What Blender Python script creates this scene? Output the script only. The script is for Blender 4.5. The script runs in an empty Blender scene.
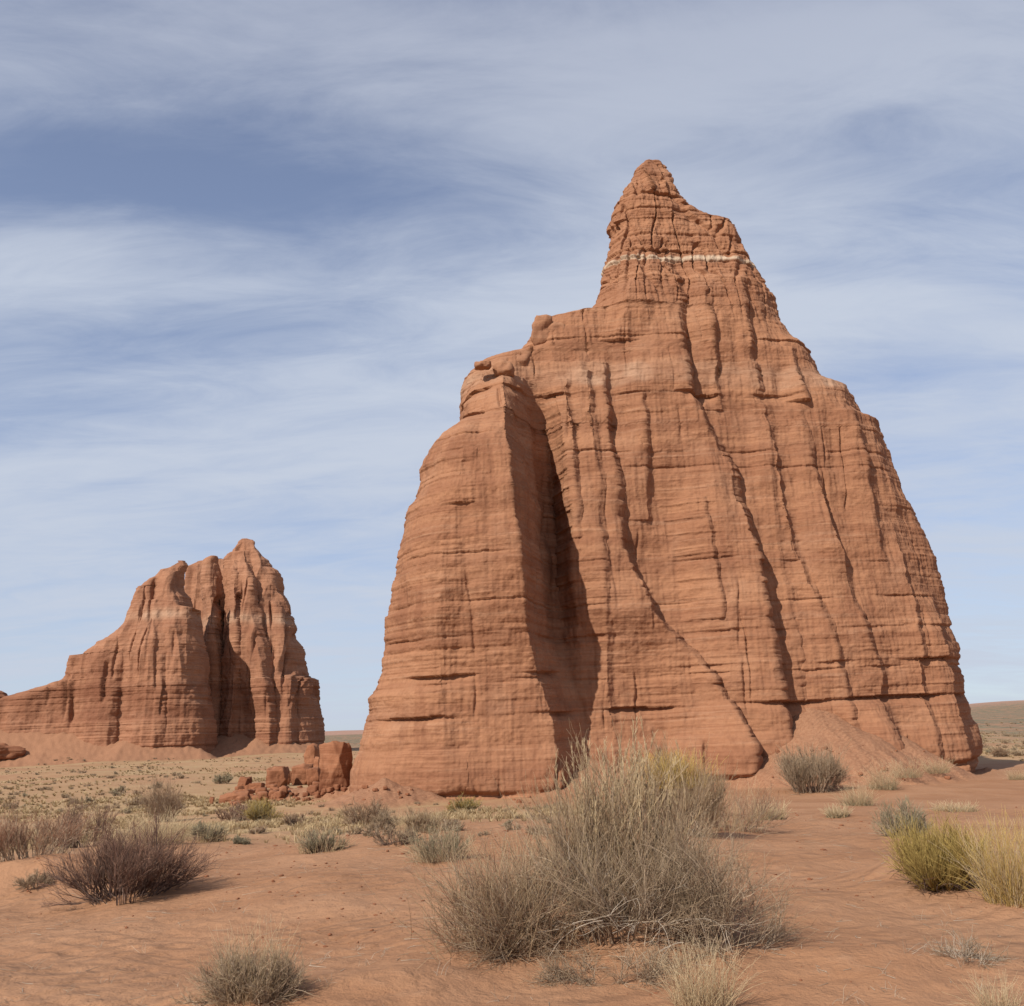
import bpy, math
import numpy as np
from mathutils import Matrix, Vector

# ------------------------------------------------------------------ camera, sky, sun, exposure
scene = bpy.context.scene
COL = scene.collection
EYE = np.array([0.0, 0.0, 1.65])
F_PX, CX, CY = 983.0, 512.0, 503.0
PITCH = math.atan(222.0 / F_PX)
ROLL = math.radians(2.0)
R0 = np.array([1.0, 0, 0]); U0 = np.array([0, -math.sin(PITCH), math.cos(PITCH)])
FWD = np.array([0, math.cos(PITCH), math.sin(PITCH)])
RIGHT = math.cos(ROLL) * R0 - math.sin(ROLL) * U0
UP = math.cos(ROLL) * U0 + math.sin(ROLL) * R0
cam_d = bpy.data.cameras.new("camera")
cam_d.sensor_width = 36.0
cam_d.lens = 36.0 * F_PX / 1024.0
cam_d.clip_start = 0.1
cam_d.clip_end = 60000.0
cam = bpy.data.objects.new("camera", cam_d)
COL.objects.link(cam)
cam.matrix_world = Matrix(((RIGHT[0], UP[0], -FWD[0], EYE[0]), (RIGHT[1], UP[1], -FWD[1], EYE[1]),
                           (RIGHT[2], UP[2], -FWD[2], EYE[2]), (0, 0, 0, 1)))
scene.camera = cam

SUN_EL = math.radians(40.0)
SUN_AZ = math.radians(51.0)          # in front of the picture's left: 0 = exactly left, 90 = behind the viewer
sun_dir = Vector((-math.cos(SUN_AZ) * math.cos(SUN_EL), -math.sin(SUN_AZ) * math.cos(SUN_EL), math.sin(SUN_EL)))
sd = bpy.data.lights.new("sun", 'SUN')
sd.energy = 4.5
sd.angle = math.radians(0.55)
sd.color = (1.0, 0.95, 0.86)
sun = bpy.data.objects.new("sun", sd)
COL.objects.link(sun)
sun.rotation_euler = sun_dir.to_track_quat('Z', 'Y').to_euler()
sun.location = (-40, -40, 80)

world = bpy.data.worlds.new("World")
scene.world = world
world.use_nodes = True
wt = world.node_tree
wt.nodes.clear()


def N(t, kind, **kw):
    n = t.nodes.new(kind)
    for k, v in kw.items():
        if k == 'inp':
            for kk, vv in v.items():
                n.inputs[kk].default_value = vv
        else:
            setattr(n, k, v)
    return n


def math_node(t, op, a=None, b=None, clamp=False):
    n = t.nodes.new('ShaderNodeMath')
    n.operation = op
    n.use_clamp = clamp
    for i, v in enumerate((a, b)):
        if v is None:
            continue
        if isinstance(v, (int, float)):
            n.inputs[i].default_value = v
        else:
            t.links.new(v, n.inputs[i])
    return n.outputs[0]


def map_range(t, val, a, b, c=0.0, d=1.0, smooth=True):
    n = t.nodes.new('ShaderNodeMapRange')
    n.interpolation_type = 'SMOOTHSTEP' if smooth else 'LINEAR'
    n.inputs['From Min'].default_value = a
    n.inputs['From Max'].default_value = b
    n.inputs['To Min'].default_value = c
    n.inputs['To Max'].default_value = d
    t.links.new(val, n.inputs['Value'])
    return n.outputs['Result']


def mix_col(t, fac, a, b, mode='MIX'):
    n = t.nodes.new('ShaderNodeMix')
    n.data_type = 'RGBA'
    n.blend_type = mode
    for i, v in ((0, fac), (6, a), (7, b)):
        if isinstance(v, (int, float)):
            n.inputs[i].default_value = v
        elif isinstance(v, tuple):
            n.inputs[i].default_value = v if len(v) == 4 else v + (1,)
        else:
            t.links.new(v, n.inputs[i])
    return n.outputs[2]


def noise(t, vec, scale, detail=4, rough=0.55, dist=0.0, out=0, lac=2.0):
    n = N(t, 'ShaderNodeTexNoise', inp={'Scale': scale, 'Detail': detail, 'Roughness': rough, 'Distortion': dist, 'Lacunarity': lac})
    t.links.new(vec, n.inputs['Vector'])
    return n.outputs[out]


def mapping(t, vec, scale=(1, 1, 1), rot=(0, 0, 0), loc=(0, 0, 0)):
    n = N(t, 'ShaderNodeMapping', inp={'Scale': scale, 'Rotation': rot, 'Location': loc})
    t.links.new(vec, n.inputs['Vector'])
    return n.outputs[0]


# the sky: clear air plus thin layered cirrus lying on a high flat layer
sky = N(wt, 'ShaderNodeTexSky', sky_type='NISHITA', sun_disc=False)
sky.sun_elevation = SUN_EL
sky.sun_rotation = math.atan2(sun_dir.x, sun_dir.y)
sky.altitude = 1600
sky.air_density = 1.0
sky.dust_density = 1.2
sky.ozone_density = 1.5
tc = N(wt, 'ShaderNodeTexCoord')
sep = N(wt, 'ShaderNodeSeparateXYZ')
wt.links.new(tc.outputs['Generated'], sep.inputs[0])
zc = math_node(wt, 'ADD', math_node(wt, 'MAXIMUM', sep.outputs[2], 0.0), 0.16)
comb = N(wt, 'ShaderNodeCombineXYZ')
wt.links.new(math_node(wt, 'DIVIDE', sep.outputs[0], zc), comb.inputs[0])
wt.links.new(math_node(wt, 'DIVIDE', sep.outputs[1], zc), comb.inputs[1])
P = comb.outputs[0]
SKY_OFF = (3.7, 1.9, 0.0)
broad = noise(wt, mapping(wt, P, (0.55, 1.25, 1), (0, 0, 0.12), SKY_OFF), 1.0, 4, 0.5, 0.4)
mid = noise(wt, mapping(wt, P, (1.0, 2.7, 1), (0, 0, 0.2), (7.1, 0.4, 2.0)), 1.0, 7, 0.58, 0.9)
fine = noise(wt, mapping(wt, P, (2.6, 6.0, 1), (0, 0, -0.35), (1.1, 5.2, 6.0)), 1.0, 11, 0.66, 0.9)
cl = math_node(wt, 'ADD', math_node(wt, 'MULTIPLY', broad, 0.52),
               math_node(wt, 'ADD', math_node(wt, 'MULTIPLY', mid, 0.38), math_node(wt, 'MULTIPLY', fine, 0.34)))
# two clearer gaps in the layer
def gap(cx, cy, sx, sy, amp):
    m = mapping(wt, P, (1.0 / sx, 1.0 / sy, 1), (0, 0, 0), (-cx / sx, -cy / sy, 0))
    l = N(wt, 'ShaderNodeVectorMath', operation='LENGTH')
    wt.links.new(m, l.inputs[0])
    return map_range(wt, l.outputs['Value'], 0.0, 1.0, amp, 0.0)
def sky_p(px, py):
    d = FWD + RIGHT * (px - CX) / F_PX - UP * (py - CY) / F_PX
    d = d / np.linalg.norm(d)
    return d[0] / (d[2] + 0.16), d[1] / (d[2] + 0.16)
GAPS = [(330, 185, 0.6, 0.32, 0.16), (60, 160, 0.4, 0.18, 0.12), (40, 415, 0.6, 0.25, 0.1), (860, 150, 0.4, 0.16, 0.06), (900, 360, 0.5, 0.3, 0.05), (150, 350, 0.5, 0.16, 0.05)]
for (px, py, sx, sy, amp) in GAPS:
    gx, gy = sky_p(px, py)
    cl = math_node(wt, 'SUBTRACT', cl, gap(gx, gy, sx, sy, amp))
for (px, py, sx, sy, amp) in [(120, 280, 0.6, 0.2, 0.07), (700, 60, 0.5, 0.14, 0.05), (760, 300, 0.8, 0.1, 0.05)]:
    gx, gy = sky_p(px, py)
    cl = math_node(wt, 'ADD', cl, gap(gx, gy, sx, sy, amp))
cmask = map_range(wt, cl, 0.37, 0.77, 0.27, 0.98)
hz = map_range(wt, sep.outputs[2], 0.0, 0.5, 0.45, 0.0)
cmask = math_node(wt, 'ADD', cmask, math_node(wt, 'MULTIPLY', math_node(wt, 'SUBTRACT', 1.0, cmask), hz), True)
skyc = mix_col(wt, 1.0, sky.outputs[0], (0.84, 0.97, 1.18), 'MULTIPLY')
cloudc = mix_col(wt, map_range(wt, sep.outputs[2], 0.36, 0.70), (5.3, 5.85, 6.9), (4.0, 4.4, 5.5))
bg = N(wt, 'ShaderNodeBackground', inp={'Strength': 0.085})
wt.links.new(mix_col(wt, cmask, skyc, cloudc), bg.inputs['Color'])
wo = N(wt, 'ShaderNodeOutputWorld')
wt.links.new(bg.outputs[0], wo.inputs['Surface'])

scene.view_settings.view_transform = 'Standard'
scene.view_settings.look = 'None'
scene.view_settings.exposure = 0.33
scene.view_settings.gamma = 1.0
scene.view_settings.use_curve_mapping = False

# ------------------------------------------------------------------ helpers
PERM = np.random.default_rng(5).permutation(256).astype(np.int64)
PERM = np.concatenate([PERM, PERM])
G3 = np.random.default_rng(6).normal(size=(256, 3))
G3 /= np.linalg.norm(G3, axis=1)[:, None]


def perlin(x, y, z, seed=0):
    x = np.asarray(x, float) + seed * 17.31
    y = np.asarray(y, float) + seed * 5.77
    z = np.asarray(z, float) + seed * 9.13
    x, y, z = np.broadcast_arrays(x, y, z)
    xi, yi, zi = np.floor(x), np.floor(y), np.floor(z)
    xf, yf, zf = x - xi, y - yi, z - zi
    xi, yi, zi = xi.astype(np.int64) & 255, yi.astype(np.int64) & 255, zi.astype(np.int64) & 255
    u, v, w = (t * t * t * (t * (t * 6 - 15) + 10) for t in (xf, yf, zf))
    out = 0
    for i in (0, 1):
        a = PERM[(xi + i) & 255]
        for j in (0, 1):
            b = PERM[(a + yi + j) & 255]
            for k in (0, 1):
                g = G3[PERM[(b + zi + k) & 255]]
                d = g[..., 0] * (xf - i) + g[..., 1] * (yf - j) + g[..., 2] * (zf - k)
                out = out + d * (u if i else 1 - u) * (v if j else 1 - v) * (w if k else 1 - w)
    return out * 1.5


def fbm(x, y, z, octv=4, seed=0, gain=0.5):
    s, a = 0, 1.0
    for o in range(octv):
        f = 2.03 ** o
        s = s + a * perlin(np.asarray(x) * f, np.asarray(y) * f, np.asarray(z) * f, seed + o)
        a *= gain
    return s


def sstep(a, b, x):
    t = np.clip((x - a) / (b - a), 0, 1)
    return t * t * (3 - 2 * t)


def ray(px, py):
    return FWD + RIGHT * (px - CX) / F_PX - UP * (py - CY) / F_PX


def mesh_obj(name, verts, quads=None, tris=None, mat=None, parent=None, smooth=True, attrs=None):
    me = bpy.data.meshes.new(name)
    verts = np.asarray(verts, np.float32)
    parts, starts, tot = [], [], 0
    loops = []
    for arr, k in ((quads, 4), (tris, 3)):
        if arr is None or len(arr) == 0:
            continue
        arr = np.asarray(arr, np.int32)
        loops.append(arr.ravel())
        starts.append(tot + np.arange(len(arr), dtype=np.int32) * k)
        tot += arr.size
    loops = np.concatenate(loops)
    starts = np.concatenate(starts)
    me.vertices.add(len(verts))
    me.vertices.foreach_set('co', verts.ravel())
    me.loops.add(len(loops))
    me.loops.foreach_set('vertex_index', loops)
    me.polygons.add(len(starts))
    me.polygons.foreach_set('loop_start', starts)
    if smooth:
        me.polygons.foreach_set('use_smooth', np.ones(len(starts), dtype=bool))
    for an, av in (attrs or {}).items():
        a = me.attributes.new(an, 'FLOAT', 'POINT')
        a.data.foreach_set('value', np.asarray(av, np.float32))
    me.update(calc_edges=True)
    me.validate()
    o = bpy.data.objects.new(name, me)
    COL.objects.link(o)
    if mat:
        me.materials.append(mat)
    if parent:
        o.parent = parent
    return o


def tag(o, label=None, cat=None, group=None, kind=None):
    for k, v in (('label', label), ('category', cat), ('group', group), ('kind', kind)):
        if v:
            o[k] = v
    return o


def empty(name, loc, label=None, cat=None, group=None, rz=0.0, sc=1.0):
    o = bpy.data.objects.new(name, None)
    COL.objects.link(o)
    o.location = loc
    o.rotation_euler = (0, 0, rz)
    o.scale = (sc, sc, sc)
    o.empty_display_size = 0.2
    return tag(o, label, cat, group)


# ------------------------------------------------------------------ materials
def new_mat(name, rough=0.9):
    m = bpy.data.materials.new(name)
    m.use_nodes = True
    t = m.node_tree
    b = t.nodes['Principled BSDF']
    b.inputs['Roughness'].default_value = rough
    b.inputs['Specular IOR Level'].default_value = 0.15
    return m, t, b


def bump(t, b, h, strength, dist, prev=None):
    n = N(t, 'ShaderNodeBump', inp={'Strength': strength, 'Distance': dist})
    t.links.new(h, n.inputs['Height'])
    if prev is not None:
        t.links.new(prev, n.inputs['Normal'])
    t.links.new(n.outputs[0], b.inputs['Normal'])
    return n.outputs[0]


def rock_material(name, base, dark, pale, dip, px_m, bands=True):
    """layered red sandstone; px_m is the size in metres of the finest visible grain"""
    m, t, b = new_mat(name, 0.95)
    pos = N(t, 'ShaderNodeNewGeometry').outputs['Position']
    sp = N(t, 'ShaderNodeSeparateXYZ')
    t.links.new(pos, sp.inputs[0])
    # bedding height: world height less the dip of the beds
    zz = math_node(t, 'SUBTRACT', sp.outputs[2], math_node(t, 'MULTIPLY', sp.outputs[0], dip))
    warp = noise(t, mapping(t, pos, (0.12 / px_m * .07,) * 3), 1.0, 3)
    zz = math_node(t, 'ADD', zz, math_node(t, 'MULTIPLY', math_node(t, 'SUBTRACT', warp, 0.5), 4.0 * px_m))
    cv = N(t, 'ShaderNodeCombineXYZ')
    t.links.new(math_node(t, 'MULTIPLY', sp.outputs[0], 0.03), cv.inputs[0])
    t.links.new(math_node(t, 'MULTIPLY', sp.outputs[1], 0.03), cv.inputs[1])
    t.links.new(zz, cv.inputs[2])
    bed = noise(t, cv.outputs[0], 0.06 / px_m, 6, 0.62)
    bed2 = noise(t, cv.outputs[0], 0.22 / px_m, 5, 0.65)
    varn = math_node(t, 'MULTIPLY', noise(t, mapping(t, pos, (1.0, 1.0, 0.05)), 0.05 / px_m, 6, 0.7), noise(t, pos, 0.012 / px_m, 3, 0.5))
    bed3 = noise(t, cv.outputs[0], 0.8 / px_m, 3, 0.6)
    bed3 = math_node(t, 'MULTIPLY', bed3, map_range(t, noise(t, mapping(t, pos, (.5, .5, 1.0)), 0.03 / px_m, 4, 0.6), .35, .62, .72, 1.0))
    streak = noise(t, mapping(t, pos, (1.0, 1.0, 0.09)), 0.14 / px_m, 5, 0.6)
    blotch = noise(t, pos, 0.02 / px_m, 6, 0.6)
    grain = noise(t, pos, 0.35 / px_m, 4, 0.6)
    c = mix_col(t, map_range(t, bed, 0.3, 0.68), dark, base)
    c = mix_col(t, map_range(t, bed2, 0.55, 0.66, 0, 0.45), c, pale)
    c = mix_col(t, map_range(t, bed2, 0.42, 0.33, 0, 0.55), c, dark)
    c = mix_col(t, map_range(t, bed3, 0.50, 0.60, 0, 0.5), c, (dark[0] * .8, dark[1] * .75, dark[2] * .75))
    c = mix_col(t, map_range(t, streak, 0.50, 0.72, 0, 0.5), c, dark)
    c = mix_col(t, map_range(t, varn, 0.27, 0.40, 0, 0.6), c, (dark[0] * .75, dark[1] * .7, dark[2] * .7))
    c = mix_col(t, map_range(t, blotch, 0.5, 0.75, 0, 0.35), c, pale)
    c = mix_col(t, map_range(t, grain, 0.35, 0.65, 0, 0.3), c, mix_col(t, 1.0, c, (1.25, 1.22, 1.2), 'MULTIPLY'))
    at = N(t, 'ShaderNodeAttribute', attribute_name='pale')
    c = mix_col(t, at.outputs['Fac'], c, (0.44, 0.33, 0.235))
    at3 = N(t, 'ShaderNodeAttribute', attribute_name='buff')
    c = mix_col(t, at3.outputs['Fac'], c, (0.385, 0.237, 0.155))
    at2 = N(t, 'ShaderNodeAttribute', attribute_name='deep')
    c = mix_col(t, at2.outputs['Fac'], c, (dark[0] * .62, dark[1] * .5, dark[2] * .45))
    t.links.new(c, b.inputs['Base Color'])
    n1 = bump(t, b, bed2, 0.6, 1.2 * px_m)
    n2 = bump(t, b, streak, 0.4, 1.5 * px_m, n1)
    bump(t, b, noise(t, pos, 0.16 / px_m, 8, 0.72), 0.7, 1.3 * px_m, n2)
    return m


ROCK_BASE, ROCK_DARK, ROCK_PALE = (0.308, 0.149, 0.081), (0.23, 0.103, 0.056), (0.345, 0.190, 0.116)
M_rock = rock_material('red_sandstone', ROCK_BASE, ROCK_DARK, ROCK_PALE, 0.014, 0.075)
M_farrock = rock_material('far_red_sandstone', (0.30, 0.146, 0.084), (0.215, 0.095, 0.054), (0.35, 0.188, 0.117), 0.0, 0.34)
M_boulder = rock_material('fallen_sandstone', (0.27, 0.118, 0.062), (0.19, 0.075, 0.038), (0.33, 0.165, 0.095), 0.0, 0.05)


def ground_material():
    m, t, b = new_mat('desert_ground', 0.97)
    pos = N(t, 'ShaderNodeNewGeometry').outputs['Position']
    sand_a, sand_b = (0.335, 0.178, 0.098), (0.285, 0.142, 0.074)
    big = noise(t, pos, 0.35, 5, 0.6)
    mid_ = noise(t, pos, 2.6, 5, 0.6)
    fine_ = noise(t, pos, 38.0, 4, 0.7)
    c = mix_col(t, map_range(t, big, 0.35, 0.65), sand_b, sand_a)
    c = mix_col(t, map_range(t, mid_, 0.55, 0.75, 0, 0.4), c, (0.37, 0.212, 0.126))
    c = mix_col(t, map_range(t, fine_, 0.42, 0.3, 0, 0.55), c, (0.25, 0.105, 0.055))
    speck = noise(t, pos, 120.0, 2, 0.5)
    c = mix_col(t, map_range(t, speck, 0.66, 0.72, 0, 0.5), c, (0.16, 0.075, 0.045))
    # litter of dry grass on the plain
    ag = N(t, 'ShaderNodeAttribute', attribute_name='grass').outputs['Fac']
    gn = noise(t, pos, 0.9, 6, 0.65)
    gf = math_node(t, 'MULTIPLY', ag, map_range(t, gn, 0.32, 0.55, 0.25, 0.95), True)
    gcol = mix_col(t, noise(t, pos, 0.16, 5, 0.6), (0.31, 0.195, 0.10), (0.42, 0.30, 0.165))
    c = mix_col(t, gf, c, gcol)
    af = N(t, 'ShaderNodeAttribute', attribute_name='scrub').outputs['Fac']
    sc_ = noise(t, mapping(t, pos, (0.06, 0.02, 0.03)), 1.0, 10, 0.8)
    scol = mix_col(t, map_range(t, sc_, 0.42, 0.56), (0.30, 0.165, 0.10), (0.155, 0.135, 0.085))
    dots = noise(t, mapping(t, pos, (0.22, 0.07, 0.1)), 1.0, 4, 0.7)
    scol = mix_col(t, map_range(t, dots, 0.54, 0.62, 0, 0.8), scol, (0.085, 0.08, 0.05))
    c = mix_col(t, af, c, scol)
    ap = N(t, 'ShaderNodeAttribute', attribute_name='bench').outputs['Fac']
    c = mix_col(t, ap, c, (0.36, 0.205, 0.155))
    at = N(t, 'ShaderNodeAttribute', attribute_name='talus').outputs['Fac']
    tn = noise(t, pos, 5.0, 6, 0.7)
    c = mix_col(t, at, c, mix_col(t, map_range(t, tn, 0.35, 0.65), (0.24, 0.115, 0.064), (0.305, 0.157, 0.09)))
    t.links.new(c, b.inputs['Base Color'])
    # wind ripples, grain
    wv = N(t, 'ShaderNodeTexWave', wave_type='BANDS', bands_direction='X', inp={'Scale': 1.15, 'Distortion': 5.0, 'Detail': 3.0, 'Detail Scale': 0.7})
    t.links.new(mapping(t, pos, (1, 1, 0), (0, 0, 0.9)), wv.inputs['Vector'])
    rp = math_node(t, 'MULTIPLY', wv.outputs['Fac'], map_range(t, noise(t, pos, 0.4, 3), 0.4, 0.6, 0.15, 1))
    n1 = bump(t, b, rp, 0.6, 0.06)
    n2 = bump(t, b, mid_, 0.6, 0.13, n1)
    n3 = bump(t, b, noise(t, pos, 12.0, 6, 0.65), 0.5, 0.03, n2)
    bump(t, b, fine_, 0.6, 0.012, n3)
    return m


M_ground = ground_material()


def strand_material(name, c0, c1, c2=None, rough=0.85, transl=0.0):
    """stems and blades: every stem has its own tint, c2 towards its tip"""
    m, t, b = new_mat(name, rough)
    a = N(t, 'ShaderNodeAttribute', attribute_name='tint').outputs['Fac']
    tip = N(t, 'ShaderNodeAttribute', attribute_name='along').outputs['Fac']
    c = mix_col(t, a, c0, c1)
    if c2:
        c = mix_col(t, map_range(t, tip, 0.45, 1.0), c, c2)
    t.links.new(c, b.inputs['Base Color'])
    if transl:
        tr = N(t, 'ShaderNodeBsdfTranslucent')
        t.links.new(c, tr.inputs['Color'])
        mx = N(t, 'ShaderNodeMixShader', inp={0: transl})
        t.links.new(b.outputs[0], mx.inputs[1])
        t.links.new(tr.outputs[0], mx.inputs[2])
        t.links.new(mx.outputs[0], t.nodes['Material Output'].inputs['Surface'])
    return m


# ------------------------------------------------------------------ the ground
def gy(z):
    return z


BASE_D = np.array([0, 3, 6, 10, 15, 20, 28, 40, 55, 70, 95, 150, 400, 1000, 3000, 8000, 40000.0])
BASE_Z = np.array([0.03, 0.03, 0.05, -0.13, -0.28, -0.45, -0.85, -1.75, -2.65, -3.15, -3.25, -4.3, -6.6, -8.0, -9.0, -10, -14])
MOUNDS = []          # x, y, height, radius
TALUS = []           # x0,y0,z0,x1,y1,z1,slope


def ground_core(x, y):
    d = np.sqrt(x * x + y * y)
    z = np.interp(d, BASE_D, BASE_Z)
    n1 = fbm(x * 0.12, y * 0.12, 0.3, 3, 11)
    z = z + n1 * 0.16 * sstep(2, 12, d) * (1 - sstep(40, 120, d))
    z = z + (fbm(x * 0.55, y * 0.55, 0.7, 3, 15) * 0.07 + fbm(x * 2.1, y * 2.1, 0.2, 3, 16) * 0.016) * (1 - sstep(18, 50, d))
    rip = 1 - sstep(-.22, -.05, np.arctan2(x, y))
    rip = np.maximum(rip, .45) * sstep(3.5, 5, d) * (1 - sstep(9, 15, d)) * sstep(-.25, .3, perlin(x * .35, y * .35, .4, 17))
    z = z + .011 * rip * np.sin((x * .6 + y * .8) * 6.283 / .30 + 3.2 * perlin(x * .7, y * .7, .9, 18))
    z = z + fbm(x * 0.02, y * 0.02, 0.1, 4, 19) * 1.1 * sstep(60, 200, d) * (1 - sstep(900, 2500, d))
    # far bench on the right side of the view, low rises elsewhere
    az = np.arctan2(x, y)
    up = sstep(0.30, 0.48, az) * sstep(2300, 3300, d)
    z = z + up * 30 * (1 + 0.25 * fbm(x * 0.0016, y * 0.0016, 0.2, 3, 23))
    z = z + sstep(3000, 9000, d) * (35 * np.abs(fbm(x * 0.0003, y * 0.0003, 0.5, 4, 27)))
    for (mx, my, h, rx, ry) in MOUNDS:
        z = z + h * np.exp(-(((x - mx) / rx) ** 2 + ((y - my) / ry) ** 2))
    return z


def talus_height(x, y):
    out = np.full(np.shape(x), -1e3)
    for (x0, y0, z0, x1, y1, z1, sl) in TALUS:
        dx, dy = x1 - x0, y1 - y0
        L2 = dx * dx + dy * dy + 1e-9
        t = np.clip(((x - x0) * dx + (y - y0) * dy) / L2, 0, 1)
        dd = np.sqrt((x - x0 - t * dx) ** 2 + (y - y0 - t * dy) ** 2)
        span = max(3.0, z0 + 4)
        wob = fbm((x + .3 * y) * (.7 if y0 < 200 else .10), y * (.12 if y0 < 200 else .03), x0, 4, 31) * 0.035 * dd
        zt = z0 + t * (z1 - z0) - sl * dd + 0.10 * sl / span * dd * dd * (dd < 3 * span) + wob
        zt = np.where(dd > 3 * span, -1e3, zt)
        out = np.maximum(out, zt)
    return out


def ground_full(x, y):
    x = np.asarray(x, float); y = np.asarray(y, float)
    z = ground_core(x, y)
    tz = talus_height(x, y) + fbm(x * .5, y * .5, 1.3, 5, 35, .6) * 0.2 * np.clip(np.hypot(x, y) / 85, 1, 2)
    k = 0.35
    h = np.clip(0.5 + 0.5 * (tz - z) / k, 0, 1)
    zz = z * (1 - h) + tz * h + k * h * (1 - h)
    return zz, np.where(tz > -500, h, 0)


def gz(x, y):
    return float(ground_full(np.array([x]), np.array([y]))[0][0])


def ground_at(px, py, maxd=2500.0):
    r = ray(px, py)
    t = np.geomspace(2.0, maxd, 260)
    for _ in range(3):
        q = EYE[None] + r[None] * t[:, None]
        below = q[:, 2] < ground_full(q[:, 0], q[:, 1])[0]
        i = int(np.argmax(below)) if below.any() else len(t) - 1
        a, b = t[max(i - 1, 0)], t[i]
        t = np.linspace(a, b, 26)
    p = EYE + r * b
    return np.array([p[0], p[1], gz(p[0], p[1])])


# ------------------------------------------------------------------ rock towers
class Plane:
    def __init__(s, y0, k):
        s.y0, s.k = y0, k

    def at(s, px, py, off=0.0):
        r = ray(px, py)
        t = (s.y0 - off) / (r[1] - s.k * r[0])
        return EYE + r * t


def beds(z, seed, tmin, tmax, zlo, zhi):
    """stack of beds of uneven thickness: protrusion of the rock at height z, notched between beds"""
    rg = np.random.default_rng(seed)
    edges = [zlo]
    while edges[-1] < zhi:
        edges.append(edges[-1] + rg.uniform(tmin, tmax))
    edges = np.array(edges)
    val = rg.uniform(0, 1, len(edges))
    i = np.clip(np.searchsorted(edges, z) - 1, 0, len(edges) - 2)
    t = (z - edges[i]) / (edges[i + 1] - edges[i])
    prof = 1 - .75 * np.abs(2 * t - 1) ** 12
    return (val[i] * 0.8 + 0.2) * prof, i


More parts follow.
